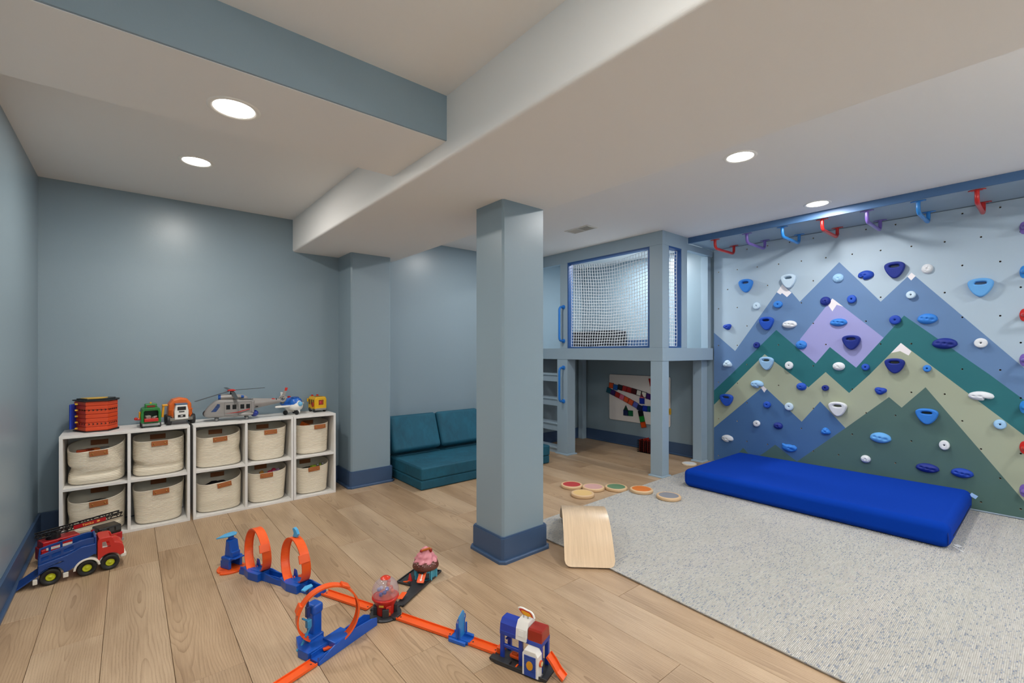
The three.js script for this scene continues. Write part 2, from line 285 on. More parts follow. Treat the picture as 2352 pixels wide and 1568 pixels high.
// holds: kind, grid row, grid column, width, height, colour, label, extra
const HC = { navy: 0x0d2784, dark: 0x1040ac, blue: 0x1850bd, mid: 0x2f7fd6, sky: 0x62a7e4, pale: 0x9cc6ea, ice: 0xc3d9ea, white: 0xdfe2e6 };
const HOLDS = [
  ['jug', 9, 9, .141, .141, 'mid', 'medium blue pocket hold alone at the upper left of the climbing wall'],
  ['jug', 9, 7, .134, .140, 'ice', 'icy white pocket hold just above the leftmost snowy peak'],
  ['round', 8, 9, .070, .074, 'ice', 'small icy round hold below the upper left blue pocket hold'],
  ['round', 8, 8, .083, .072, 'mid', 'medium blue round hold just under the leftmost snowy peak'],
  ['blob', 7, 10, .092, .073, 'dark', 'small dark blue knob hold nearest the loft on the pale sky'],
  ['jug', 7, 8, .136, .137, 'blue', 'blue pocket hold on the left slope of the slate blue mountain'],
  ['eye', 7, 7, .127, .087, 'white', 'white eye-shaped hold on the slate blue mountain'],
  ['bumpy', 9, 5, .089, .082, 'pale', 'pale blue pitted round hold just below the tallest peak'],
  ['bumpy', 8, 6, .086, .083, 'navy', 'navy pitted round hold left of the lilac mountain peak'],
  ['round', 8, 5, .070, .076, 'blue', 'blue round hold right of the lilac mountain peak'],
  ['eye', 7, 5, .130, .082, 'mid', 'medium blue eye-shaped hold in the upper half of the lilac mountain'],
  ['jug', 6, 5, .136, .132, 'navy', 'navy pocket hold in the lower half of the lilac mountain'],
  ['bumpy', 6, 7, .096, .086, 'mid', 'medium blue pitted hold on the left edge of the lilac mountain'],
  ['round', 6, 9, .061, .065, 'navy', 'tiny navy round hold left of the left teal peak'],
  ['blob', 5, 10, .097, .092, 'ice', 'icy pitted knob hold at the loft edge of the slate blue mountain'],
  ['jug', 5, 8, .135, .136, 'pale', 'pale blue pocket hold on the left sage green peak'],
  ['round', 5, 7, .072, .079, 'white', 'white round hold on the teal slope beside the pale blue pocket hold'],
  ['bumpy', 5, 5, .096, .078, 'white', 'white pitted egg-shaped hold on the small middle teal peak'],
  ['round', 5, 4, .058, .060, 'blue', 'small blue round hold under the lower tip of the lilac mountain'],
  ['bite', 9, 4, .115, .091, 'dark', 'dark blue bitten hold on the sky right of the tallest peak'],
  ['jug', 9, 3, .139, .140, 'navy', 'navy pocket hold on the sky, highest of the dark pocket holds'],
  ['bumpy', 9, 2, .074, .080, 'white', 'white pitted round hold on the sky above the right slate blue peak'],
  ['jug', 8, 1, .143, .143, 'sky', 'large sky blue pocket hold at the upper right of the wall'],
  ['round', 8, 3, .065, .066, 'ice', 'icy round hold just below the small right snow cap'],
  ['round', 7, 3, .080, .079, 'dark', 'dark blue round hold at the left of the right teal peak'],
  ['eye', 7, 2, .122, .098, 'mid', 'medium blue eye-shaped hold right of the right teal peak'],
  ['eye', 6, 2, .146, .100, 'navy', 'navy eye-shaped hold where the teal and slate blue slopes meet'],
  ['round', 6, 1, .076, .075, 'white', 'white round hold on the right slate blue slope'],
  ['jug', 5, 3, .135, .129, 'navy', 'navy pocket hold below the snow cap of the right sage peak'],
  ['round', 5, 2, .054, .058, 'mid', 'small medium blue round hold on the sage slope right of the navy pocket hold'],
  ['bite', 4, 9, .127, .088, 'pale', 'pale blue bitten hold above the lowest left snow cap'],
  ['jug', 3, 10, .140, .131, 'blue', 'blue pocket hold beside the loft post on the sage band'],
  ['bumpy', 4, 7, .088, .074, 'blue', 'blue pitted hold on the sage band left of the teal valley'],
  ['round', 4, 6, .057, .054, 'navy', 'tiny navy round hold on the sage band between two teal valleys'],
  ['round', 3, 8, .068, .068, 'blue', 'small blue round hold on the lower blue mountain below its snow cap'],
  ['round', 3, 7, .076, .079, 'ice', 'icy round hold on the right slope of the lower blue mountain'],
  ['jug', 3, 5, .141, .134, 'white', 'white pocket hold on the sage band right of the lower blue peaks'],
  ['round', 2, 9, .066, .065, 'white', 'small white round hold in the middle of the lower blue mountain'],
  ['bumpy', 2, 8, .086, .067, 'navy', 'navy pitted hold in the middle of the lower blue mountain'],
  ['blob', 2, 6, .079, .075, 'mid', 'medium blue egg-shaped hold near the right end of the lower blue mountain'],
  ['bite', 1, 10, .125, .087, 'white', 'white bitten hold at the bottom left above the blue mattress'],
  ['hook', 1, 7, .143, .096, 'mid', 'medium blue hooked hold low on the wall above the mattress'],
  ['bumpy', 1, 4, .073, .067, 'white', 'white pitted egg-shaped hold low on the dark green mountain'],
  ['blob', 4, 4, .088, .074, 'dark', 'dark blue knob hold on the sage band above the small dark green peak'],
  ['jug', 3, 2, .141, .130, 'mid', 'medium blue pocket hold below the tallest dark green peak'],
  ['eye', 2, 4, .143, .104, 'sky', 'sky blue flat-topped hold on the left of the dark green mountain'],
  ['round', 2, 2, .065, .078, 'white', 'white round hold in the middle of the dark green mountain'],
  ['eye', 1, 2, .140, .084, 'navy', 'navy almond-shaped hold low on the dark green mountain'],
  ['eye', 1, 1, .125, .084, 'dark', 'dark blue almond-shaped hold at the lower right near the mattress end'],
  ['bite', 4, 1, .140, .078, 'white', 'long white bitten hold between the right sage and teal slopes'],
  ['round', 3, 0, .070, .074, 'pale', 'pale blue round hold on the right sage slope'],
];
{
  const s = poly([[PZ0, PY0], [PZ1, PY0], [PZ1, PY1], [PZ0, PY1]]), used = new Set(HOLDS.map(h => h[1] + ',' + h[2]));
  for (let r = 0; r < 12; r++) for (let k = -9; k < 12; k++) {
    const [z, y] = gridZY(r, k); if (used.has(r + ',' + k) || z < PZ0 + 0.01 || z > PZ1 - 0.05 || y > PY1 - 0.015) continue;
    const p = new THREE.Path(); p.absellipse(z, y, 0.0066, 0.0066, 0, 2 * PI, true); s.holes.push(p);
  }
  const g = new THREE.ExtrudeGeometry(s, { depth: 0.018, bevelEnabled: false, curveSegments: 5 });
  g.rotateY(-PI / 2).translate(PX + 0.018, 0, 0);
  const wall = structGroup('wall_climbing');
  part('painted_panel', g, [M(0xffffff, 0.55, { map: muralTex }), M(0xd8cbb6, 0.8)], wall, 'panel painted with layered blue, lilac, teal and green mountains');
  part('dark_backing', bb(PX + 0.0182, PY0, PZ0, XR - 0.0001, PY1, PZ1), M(0x15181c, 0.8), wall);
}
// domed hold: outline radius by angle, height profile and dents
function dome(w, h, depth, outline, dents = [], bump = 0, sd = 0, p = 2.4) {
  const NR = 14, NS = 44, P = [], I = [];
  for (let i = 0; i <= NR; i++) for (let j = 0; j < NS; j++) {
    const rho = i / NR, th = j / NS * 2 * PI, R = outline(th), e = 1 - Math.pow(1 - rho, 1.6);
    const x = Math.cos(th) * R * e * w / 2, y = Math.sin(th) * R * e * h / 2;
    let z = depth * Math.pow(Math.max(0, 1 - Math.pow(e, p)), 1 / 2.2);
    for (const [dx, dy, dr, dd] of dents) { const q = ((x / w - dx) ** 2 + (y / h - dy) ** 2) / (dr * dr); z -= dd * Math.exp(-q * 1.6); }
    if (bump) z += bump * (vn(x * 260 + sd, y * 260 + sd * 3) - 0.5) * (e < 0.97 ? 1 : 0) - (e > 0.3 && e < 0.9 ? bump * 0.3 : 0);
    P.push(x, y, Math.max(0, z));
  }
  for (let i = 0; i < NR; i++) for (let j = 0; j < NS; j++) { const a = i * NS + j, b = i * NS + (j + 1) % NS, c = a + NS, d = b + NS; I.push(a, c, b, b, c, d); }
  const g = new THREE.BufferGeometry(); g.setAttribute('position', new THREE.Float32BufferAttribute(P, 3)); g.setIndex(I); g.computeVertexNormals(); return g;
}
{
  const mBolt = M(0x2a2c30, 0.35, { metalness: 0.9 });
  const boltG = mg([lathe([[0.0075, 0], [0.0085, 0.001], [0.0085, 0.004], [0.0075, 0.005], [0.004, 0.005], [0.004, 0.001], [0.0001, 0.001]], 18).rotateX(PI / 2)]);
  const jugShape = () => {
    const s = new THREE.Shape();      // unit triangle, wide above
    s.moveTo(-0.50, 0.24); s.bezierCurveTo(-0.50, 0.42, -0.30, 0.5, 0.0, 0.5); s.bezierCurveTo(0.30, 0.5, 0.50, 0.40, 0.50, 0.22);
    s.bezierCurveTo(0.50, 0.02, 0.26, -0.5, 0.0, -0.5); s.bezierCurveTo(-0.24, -0.5, -0.50, 0.02, -0.50, 0.24);
    const q = new THREE.Path(); q.moveTo(-0.23, 0.20); q.bezierCurveTo(-0.25, 0.30, -0.15, 0.31, 0.0, 0.31); q.bezierCurveTo(0.15, 0.31, 0.25, 0.30, 0.23, 0.20); q.bezierCurveTo(0.15, 0.14, -0.15, 0.14, -0.23, 0.20); s.holes.push(q);
    return s;
  };
  const scaleShape = (s, w, h) => { const f = c => new THREE.Vector2(c.x * w, c.y * h); const r = new THREE.Shape(s.getPoints(14).map(f)); r.holes = s.holes.map(q => new THREE.Path(q.getPoints(10).map(f).reverse())); return r; };
  const mats = {}; for (const k in HC) mats[k] = M(HC[k], 0.62);
  HOLDS.forEach(([kind, r, k, w, h, col, label], i) => {
    const [z, y] = gridZY(r, k), t = thing('climbing_hold', label, 'climbing hold', [PX, y, z], -PI / 2, 'holds bolted to the painted climbing wall');
    let g, bz = 0.03, oy = 0, ox = 0;
    if (kind === 'jug') {
      g = new THREE.ExtrudeGeometry(scaleShape(jugShape(), w, h), { depth: 0.016, bevelEnabled: true, bevelThickness: 0.016, bevelSize: 0.010, bevelOffset: -0.010, bevelSegments: 5, curveSegments: 12 });
      const p = g.attributes.position; for (let q = 0; q < p.count; q++) { const zz = p.getZ(q) + 0.018, f = 1 + 0.35 * (p.getY(q) / h); p.setZ(q, zz * f); }
      g.computeVertexNormals(); g.translate(0, 0.016, 0); bz = 0.039; oy = -0.004;
    } else if (kind === 'round') {
      const a = w / 2; g = lathe([[0.0045, 0.014], [0.0058, 0.0305], [a * 0.35, 0.0325], [a * 0.78, 0.032], [a * 0.95, 0.027], [a, 0.014], [a * 0.95, 0]], 36).rotateX(PI / 2); g.scale(1, h / w, 1); bz = 0.013;
    } else if (kind === 'bumpy') { g = dome(w, h, 0.034, th => 1 + 0.05 * Math.cos(th - 0.4 * i), [[0, 0, 0.10, 0.012]], 0.006, i * 7.3); bz = 0.021; }
    else if (kind === 'eye') { g = dome(w, h, 0.038, th => 0.86 + 0.16 * Math.pow(Math.abs(Math.cos(th)), 3) + (th > PI ? 0.05 : 0.0), [[0, 0, 0.08, 0.012], [-0.27, 0.05, 0.10, 0.012], [0.26, -0.08, 0.13, 0.014]], 0, 0, 2); bz = 0.026; }
    else if (kind === 'blob') { g = dome(w, h, 0.036, th => 0.9 + 0.10 * Math.cos(3 * th + i) + 0.05 * Math.cos(2 * th), [[0, -0.02, 0.11, 0.012], [0.2, 0.18, 0.09, 0.006], [-0.22, 0.1, 0.09, 0.006]], 0, 0, 2.2); bz = 0.023; }
    else if (kind === 'bite') { const at = col === 'dark' ? 3.95 : 5.35; g = dome(w, h, 0.034, th => { const d = Math.atan2(Math.sin(th - at), Math.cos(th - at)); return 0.9 + 0.12 * Math.cos(th) ** 4 + (Math.sin(th) > 0.3 ? 0.04 : 0) - 0.42 * Math.exp(-d * d * 14); }, [[-0.02, 0.0, 0.08, 0.012], [-0.28, -0.02, 0.09, 0.009]], 0, 0, 2.2); bz = 0.022; }
    else { g = dome(w, h, 0.034, th => { const d = Math.atan2(Math.sin(th - 2.5), Math.cos(th - 2.5)); return 0.84 + 0.10 * Math.cos(th) ** 4 + 0.30 * Math.exp(-d * d * 16) - (Math.abs(th - 1.6) < 0.7 ? 0.16 : 0); }, [[0.18, -0.12, 0.16, 0.012], [0, 0, 0.07, 0.010]], 0, 0, 2.2); bz = 0.023; }
    part('hold_body', g, mats[col], t);
    const b = part('bolt', boltG, mBolt, t); b.position.set(ox, oy, bz - 0.004); if (kind === 'round') b.scale.setScalar(0.62);
  });
}
// soffit above the climbing wall and its monkey bars
{
  const g = structGroup('ceiling_soffit');
  part('soffit_body', bb(4.512, 2.382, -2.498, XR, YC, ZF), mLoft, g);
  part('fascia_board', bb(4.500, 2.378, -2.499, 4.512, YC, ZF), mSoffit, g, 'navy painted edge board');
}
const barM = { red: plastic(0xc8201c, 0.3), purple: plastic(0x7a62b4, 0.3), blue: plastic(0x2a86d4, 0.3) };
const mScrew = M(0xb8bcc2, 0.3, { metalness: 0.9 });
{
  const flangeG = () => { const s = new THREE.Shape(); s.absellipse(0, 0, 0.046, 0.021, 0, 2 * PI); const g = ext(s, 0.005, 0.0015); g.rotateX(PI / 2); g.rotateY(PI / 2); return g; };
  const screwG = (d) => mg([lathe([[0.0001, 0.0022], [0.003, 0.002], [0.0055, 0]], 10).translate(0, 0, 0)].map(q => q.rotateX(PI).translate(0, -0.0025, d)));
  const span = 0.42, drop = 0.088, U = pipe([[0, 0.002, 0], [0, -drop, 0], [span, -drop, 0], [span, 0.002, 0]], 0.0135, 0.05, 12);
  const names = ['red', 'purple', 'blue'], ord = ['first', 'second', 'third', 'fourth', 'fifth', 'sixth', 'seventh', 'eighth', 'ninth'];
  for (let i = 0; i < 8; i++) {
    const c = names[i % 3], t = thing('monkey_bar', `${c} metal bar under the soffit, ${ord[i]} from the loft`, 'monkey bar', [4.562, 2.3815, -2.24 + i * 0.312], 0, 'coloured bars under the soffit');
    part('bent_tube', U, barM[c], t);
    for (const x of [0, span]) { const f = part('mounting_flange', flangeG(), barM[c], t); f.position.set(x, -0.003, 0); for (const d of [-0.033, 0.033]) part('screw', screwG(d), mScrew, f); }
  }
  const V = pipe([[0.002, 0, 0], [-0.085, 0, 0], [-0.085, 0, 0.42], [0.002, 0, 0.42]], 0.0135, 0.04, 12), cs = ['purple', 'blue', 'red', 'purple', 'blue', 'red', 'purple'], hs = [2.154, 1.831, 1.515, 1.184, 0.839, 0.542, 0.226];
  const fl2 = () => { const s = new THREE.Shape(); s.absellipse(0, 0, 0.021, 0.046, 0, 2 * PI); return ext(s, 0.005, 0.0015).rotateY(PI / 2); };
  cs.forEach((c, i) => {
    const t = thing('wall_rung', `${c} metal rung on the right edge of the climbing wall, ${ord[i]} from the top`, 'wall rung', [PX, hs[i], -0.165], 0, 'coloured ladder rungs at the right edge');
    part('bent_tube', V, barM[c], t);
    for (const z of [0, 0.42]) { const f = part('mounting_flange', fl2(), barM[c], t); f.position.set(-0.0025, 0, z); }
  });
}

// ---------------------------------------------------------------- built-in loft playhouse with net
const LX = 4.02, LZ = -2.50, DK0 = 1.15, DK1 = 1.283;
{
  const t = thing('loft_playhouse', 'grey blue built-in loft playhouse with net window and ladder', 'loft', [0, 0, 0]);
  const B = (n, ...a) => part(n, bb(...a), mLoft, t);
  B('corner_post', LX, 0, LZ - 0.135, LX + 0.115, DK0, LZ, 0.003);
  B('front_post', LX, 0, -3.945, LX + 0.14, DK0, -3.775, 0.003);
  B('side_post', 4.93, 0, -2.68, XR - 0.002, DK0, -2.575, 0.003);
  B('back_post', 4.945, 0, ZB + 0.031, XR - 0.031, DK0, -4.35, 0.003);
  for (const [x0, z0, x1, z1] of [[LX, LZ - 0.135, LX + 0.115, LZ], [LX, -3.945, LX + 0.14, -3.775], [4.93, -2.68, XR - 0.03, -2.575]]) {
    const s = new THREE.ExtrudeGeometry(poly(chamferRect(x0 - 0.018, z0 - 0.018, x1 + 0.018, z1 + 0.018, 0.004)), { depth: 0.006, bevelEnabled: true, bevelThickness: 0.010, bevelSize: 0.014, bevelOffset: -0.014, bevelSegments: 3 });
    s.rotateX(-PI / 2).translate(0, 0, 0); part('shoe_moulding', s, mLoft, t);
  }
  B('front_deck_beam', LX - 0.004, DK0, ZB, LX + 0.06, DK1, LZ + 0.004, 0.003);
  B('side_deck_beam', LX + 0.06, DK0, LZ - 0.06, XR - 0.024, DK1, LZ + 0.004, 0.003);
  part('deck', bb(LX + 0.06, DK1 - 0.05, ZB, XR, DK1, LZ - 0.06), mLoft, t);
  B('front_header', LX, 2.305, ZB, LX + 0.06, YC, LZ, 0.002);
  B('side_header', LX + 0.06, 2.305, LZ - 0.06, 4.499, YC, LZ, 0.002);
  B('side_lintel', 4.499, 2.31, LZ - 0.06, XR - 0.024, 2.377, LZ, 0.002);
  B('upper_corner_post', LX, DK1, -2.648, LX + 0.115, 2.305, LZ, 0.003);
  B('upper_stile', LX, DK1, -3.895, LX + 0.06, 2.305, -3.775, 0.003);
  B('side_stile', 4.375, DK1, LZ - 0.06, 4.485, 2.31, LZ, 0.003);
  B('wall_stile', 4.965, DK1, LZ - 0.10, XR - 0.024, 2.31, LZ - 0.02, 0.003);
  // blue lining of the two net windows
  const mLin = M(0x2b5590, 0.45), lin = (n, ...a) => part(n, bb(...a), mLin, t, 'blue painted lining strip');
  const w0 = -3.775, w1 = -2.648;
  lin('net_frame', LX + 0.004, DK1, w0, LX + 0.075, DK1 + 0.018, w1); lin('net_frame', LX + 0.004, 2.287, w0, LX + 0.075, 2.305, w1);
  lin('net_frame', LX + 0.004, DK1 + 0.018, w0, LX + 0.075, 2.287, w0 + 0.018); lin('net_frame', LX + 0.004, DK1 + 0.018, w1 - 0.018, LX + 0.075, 2.287, w1);
  const s0 = LX + 0.115, s1 = 4.375;
  lin('net_frame', s0, DK1, LZ - 0.075, s1, DK1 + 0.016, LZ - 0.004); lin('net_frame', s0, 2.289, LZ - 0.075, s1, 2.305, LZ - 0.004);
  lin('net_frame', s0, DK1 + 0.016, LZ - 0.075, s0 + 0.01, 2.289, LZ - 0.004); lin('net_frame', s1 - 0.012, DK1 + 0.016, LZ - 0.075, s1, 2.289, LZ - 0.004);
  // knotted rope nets
  const mRope = M(0xeef0f3, 0.75), net = (n, P, nu, nv) => {
    const list = [];
    for (let i = 0; i <= nu; i++) list.push(tube(Array.from({ length: 15 }, (_, k) => P(i / nu, k / 14)), 0.0030, 40, 5));
    for (let k = 0; k <= nv; k++) list.push(tube(Array.from({ length: 15 }, (_, i) => P(i / 14, k / nv)), 0.0030, 40, 5));
    const o = part(n, mg(list), mRope, t, 'white rope safety net'); o.userData.kind = 'stuff';
  };
  net('safety_net', (u, v) => { const sag = Math.sin(PI * u) * Math.sin(PI * v);
    return [LX + 0.055 + 0.05 * sag + 0.012 * (fbm(u * 5, v * 4) - 0.5), DK1 + 0.02 + 0.985 * v - 0.05 * Math.sin(PI * u) * v * v - 0.03 * Math.sin(PI * u * 0.9) * Math.sin(PI * v) + 0.02 * (fbm(u * 4 + 7, v * 4) - 0.5), w0 + 0.02 + (w1 - w0 - 0.04) * u + 0.03 * (fbm(v * 4, u * 3 + 3) - 0.5) * Math.sin(PI * u)]; }, 31, 28);
  net('side_net', (u, v) => [s0 + 0.012 + (s1 - s0 - 0.03) * u + 0.012 * (fbm(v * 6, 1 + u) - 0.5), DK1 + 0.02 + 0.98 * v + 0.012 * (fbm(u * 3 + 2, v * 6) - 0.5), LZ - 0.045 - 0.02 * Math.sin(PI * u)], 7, 27);
  // ladder steps between the front post and the back wall
  for (const y of [0.975, 0.677, 0.372, 0.076]) { const st = part('ladder_step', bb(LX + 0.01, y - 0.10, ZB + 0.03, LX + 0.035, y - 0.026, -3.946), mLoft, t); part('tread', bb(LX - 0.004, y - 0.026, ZB + 0.03, LX + 0.12, y, -3.946, 0.006), mLoft, st); }
  // blue grab handles
  const mH = plastic(0x1f78cf, 0.3);
  for (const [y0, y1] of [[1.372, 1.78], [0.645, 1.05]]) {
    const h = part('grab_handle', pipe([[LX, y0, -3.835], [LX - 0.075, y0, -3.835], [LX - 0.075, y1, -3.835], [LX, y1, -3.835]], 0.0135, 0.045, 12), mH, t, 'bright blue grab handle');
    for (const y of [y0, y1]) part('handle_flange', cyl(0.024, 0.026, 0.012, LX - 0.006, y, -3.835, 'x', 20), mH, h);
  }
}
single('storage_bench', bb(0, 0, 0, 0.30, 0.235, 0.80, 0.02), M(0x17171b, 0.7), 'black low bench on the loft deck behind the net', 'bench', [4.72, DK1, -4.44]);
{
  const t = structGroup('baseboard_loft');
  part('board', bb(XR - 0.016, DK1, ZB, XR, DK1 + 0.12, -3.3), mTrim, t);
}
// vent in the ceiling between column and loft
{
  const t = thing('ceiling_vent', 'white metal air vent in the ceiling in front of the loft', 'vent', [3.385, YC, -3.0]);
  const mV = M(0xd9d6cf, 0.45), w = 0.075, l = 0.150;
  part('frame', mg([cb(0.015, 0.006, 2 * l, -w + 0.0075, -0.003, 0, 0.002), cb(0.015, 0.006, 2 * l, w - 0.0075, -0.003, 0, 0.002), cb(2 * w - 0.03, 0.006, 0.02, 0, -0.003, -l + 0.01, 0.002), cb(2 * w - 0.03, 0.006, 0.02, 0, -0.003, l - 0.01, 0.002), cb(2 * w - 0.03, 0.006, 0.012, 0, -0.003, 0, 0.002)]), mV, t);
  part('duct_opening', cb(2 * w - 0.02, 0.002, 2 * l - 0.02, 0, -0.0012, 0), M(0x3a3834, 0.9), t);
  for (let i = 0; i < 9; i++) part('louver', cb(0.0025, 0.006, 0.125, -0.052 + i * 0.013, -0.0035, -0.068, 0, [0, 0, 0.6]), mV, t);
  for (let i = 0; i < 9; i++) part('louver', cb(0.0025, 0.006, 0.125, -0.052 + i * 0.013, -0.0035, 0.068, 0, [0, 0, -0.6]), mV, t);
}
// whiteboard under the loft with magnetic tiles
{
  const x = XR - 0.012, s = new THREE.Shape(), z0 = -3.957, z1 = -3.034, y0 = 0.32, y1 = 0.934, r = 0.03;
  s.moveTo(z0 + r, y0); s.lineTo(z1 - r, y0); s.quadraticCurveTo(z1, y0, z1, y0 + r); s.lineTo(z1, y1 - r); s.quadraticCurveTo(z1, y1, z1 - r, y1); s.lineTo(z0 + r, y1); s.quadraticCurveTo(z0, y1, z0, y1 - r); s.lineTo(z0, y0 + r); s.quadraticCurveTo(z0, y0, z0 + r, y0);
  const t = thing('whiteboard', 'white magnetic board with rounded corners under the loft', 'whiteboard');
  part('board_panel', ext(s, 0.010, 0.002).rotateY(-PI / 2).translate(XR - 0.006, 0, 0), M(0xe4ddd8, 0.3), t);
  const rim = s.getPoints(8).map(p => [XR - 0.006, p.y, p.x]); part('rim', tube(rim.slice(0, -1), 0.0035, 160, 6, true, 0), M(0x6a6664, 0.5), t);
}
const TC = { orange: 0xd8511a, blue: 0x1f5fae, black: 0x17161b, red: 0xa3201c, maroon: 0x4a1414, white: 0xe6e4da, purple: 0x3c1f63, teal: 0x14566a, pink: 0xd1607a, periwinkle: 0x5a63b8, navy: 0x17204f, cobalt: 0x1532a8, green: 0x1d8a32, bottle: 0x0f3d26, emerald: 0x11633a };
{
  const sq = (() => { const o = poly([[-0.0365, -0.0365], [0.0365, -0.0365], [0.0365, 0.0365], [-0.0365, 0.0365]]); return ext(o, 0.006, 0.0012); })();
  const fr = (() => { const o = poly([[-0.0368, -0.0368], [0.0368, -0.0368], [0.0368, 0.0368], [-0.0368, 0.0368]]); o.holes.push(new THREE.Path([[-0.031, -0.031], [-0.031, 0.031], [0.031, 0.031], [0.031, -0.031]].map(p => new THREE.Vector2(...p)))); return ext(o, 0.008); })();
  const tri = ext(poly([[-0.0365, -0.03], [0.0365, -0.03], [0, 0.035]]), 0.006, 0.0012), trap = ext(poly([[-0.0365, 0.05], [0.0365, 0.05], [0.02, -0.05], [-0.02, -0.05]]), 0.006, 0.0012);
  const tiles = [
    ['square', 'orange', -3.919, .781, -.1, 'orange patterned magnetic tile at the left end of the upper row'], ['square', 'blue', -3.85, .760, -.12, 'blue magnetic tile second in the upper row'],
    ['square', 'black', -3.772, .762, -.2, 'black magnetic tile third in the upper row'], ['square', 'red', -3.698, .752, -.2, 'red magnetic tile next to the black one in the upper row'], ['square', 'red', -3.628, .739, -.2, 'red magnetic tile next to the maroon one in the upper row'],
    ['square', 'maroon', -3.552, .725, -.2, 'maroon magnetic tile sixth in the upper row'], ['square', 'white', -3.478, .710, -.2, 'clear white magnetic tile next to the maroon one'], ['square', 'white', -3.402, .694, -.2, 'clear white magnetic tile next to the purple one in the upper row'],
    ['square', 'purple', -3.330, .674, -.2, 'purple magnetic tile at the right end of the upper row'],
    ['square', 'teal', -3.960, .710, -.3, 'dark teal magnetic tile at the left end of the lower row'], ['square', 'purple', -3.890, .686, -.32, 'purple magnetic tile second in the lower row'], ['square', 'red', -3.818, .661, -.33, 'red magnetic tile third in the lower row'],
    ['square', 'pink', -3.745, .635, -.34, 'pink magnetic tile in the lower row'], ['square', 'orange', -3.674, .608, -.36, 'orange magnetic tile next to the pink one in the lower row'], ['square', 'orange', -3.602, .580, -.38, 'orange magnetic tile next to the lilac one in the lower row'],
    ['square', 'periwinkle', -3.530, .551, -.4, 'lilac blue magnetic tile in the lower row'], ['square', 'navy', -3.463, .518, -.3, 'navy magnetic tile where the lower row forks'], ['square', 'cobalt', -3.388, .517, -.05, 'cobalt magnetic tile right of the fork'],
    ['square', 'teal', -3.313, .517, -.02, 'teal magnetic tile right of the cobalt one'], ['square', 'orange', -3.238, .517, 0, 'orange magnetic tile at the right end of the fork'], ['square', 'black', -3.449, .450, .22, 'black magnetic tile just below the fork'],
    ['square', 'green', -3.431, .379, .24, 'bright green magnetic tile below the black one'], ['square', 'orange', -3.412, .306, .24, 'orange magnetic tile hanging over the lower edge of the board'],
    ['triangle', 'bottle', -3.680, .500, 0, 'bottle green triangular magnetic tile as the roof of a little house'], ['square', 'navy', -3.682, .432, 0, 'navy magnetic tile forming the wall of the little house'], ['square', 'emerald', -3.606, .434, .03, 'dark green magnetic tile beside the little house'],
    ['triangle', 'pink', -3.432, .677, 0, 'pink triangular magnetic tile above the cobalt square'], ['square', 'cobalt', -3.431, .609, 0, 'cobalt magnetic tile under the pink triangle'], ['trapezoid', 'red', -3.296, .856, .1, 'red trapezoid magnetic tile at the top beside the post'],
  ];
  const dark = M(0x16120f, 0.4), tm = {};
  tiles.forEach(([kind, c, z, y, rot, label]) => {
    const t = thing('magnetic_tile', label, 'magnetic tile', [XR - 0.0155, y, z], -PI / 2, 'magnetic tiles on the whiteboard');
    tm[c] ??= M(TC[c], 0.15, { clearcoat: 0.6, clearcoatRoughness: 0.1 });
    const o = new THREE.Group(); const a = part('window', kind === 'square' ? sq : kind === 'triangle' ? tri : trap, tm[c], t); a.rotation.z = rot;
    if (kind === 'square') { const b = part('border', fr, c === 'white' ? dark : M(C(TC[c]).multiplyScalar(0.55), 0.3), t); b.rotation.z = rot; }
  });
}
single('magnet_clip', mg([cb(0.018, 0.075, 0.026, 0, 0, 0, 0.006), cb(0.010, 0.03, 0.032, -0.006, 0, 0, 0.004)]), plastic(0xc79a1c), 'yellow magnet clip on the right edge of the whiteboard', 'magnet', [XR - 0.022, 0.515, -3.03]);
// wire basket with red tiles by the wall
{
  const t = thing('wire_basket', 'black wire mesh basket holding red tiles behind the loft corner post', 'basket', [4.915, 0, -3.27]);
  const m = M(0x1a1a1c, 0.4, { metalness: 0.6 }), w = 0.075, d = 0.09, h = 0.145, list = [];
  for (let k = 0; k <= 6; k++) { const y = 0.006 + k * (h - 0.006) / 6; list.push(pipe([[-w, y, -d], [w, y, -d], [w, y, d], [-w, y, d], [-w, y, -d]], k === 6 ? 0.004 : 0.002, 0.012, 5)); }
  part('wire_rings', mg(list), m, t); const v = [];
  for (let k = 0; k <= 8; k++) { const a = -w + k * 2 * w / 8; v.push(cyl(0.0018, 0.0018, h, a, h / 2, -d, 'y', 5), cyl(0.0018, 0.0018, h, a, h / 2, d, 'y', 5)); }
  for (let k = 1; k < 9; k++) { const a = -d + k * 2 * d / 9; v.push(cyl(0.0018, 0.0018, h, -w, h / 2, a, 'y', 5), cyl(0.0018, 0.0018, h, w, h / 2, a, 'y', 5)); }
  part('wire_uprights', mg(v), m, t); part('base', cb(2 * w, 0.004, 2 * d, 0, 0.003, 0), m, t);
  const tl = plastic(0x8e2318, 0.2);
  for (let k = 0; k < 6; k++) single('loose_tile', cb(0.12, 0.150 + 0.008 * (k % 3), 0.006, 0, 0.075 + 0.004 * (k % 3), 0, 0.002), k % 2 ? plastic(0x5a1512, 0.2) : tl, `red magnetic tile standing in the wire basket, ${['first', 'second', 'third', 'fourth', 'fifth', 'sixth'][k]} from its ladder end`, 'magnetic tile', [4.915, 0.0055, -3.34 + 0.028 * k], 0, 'tiles in the wire basket');
}

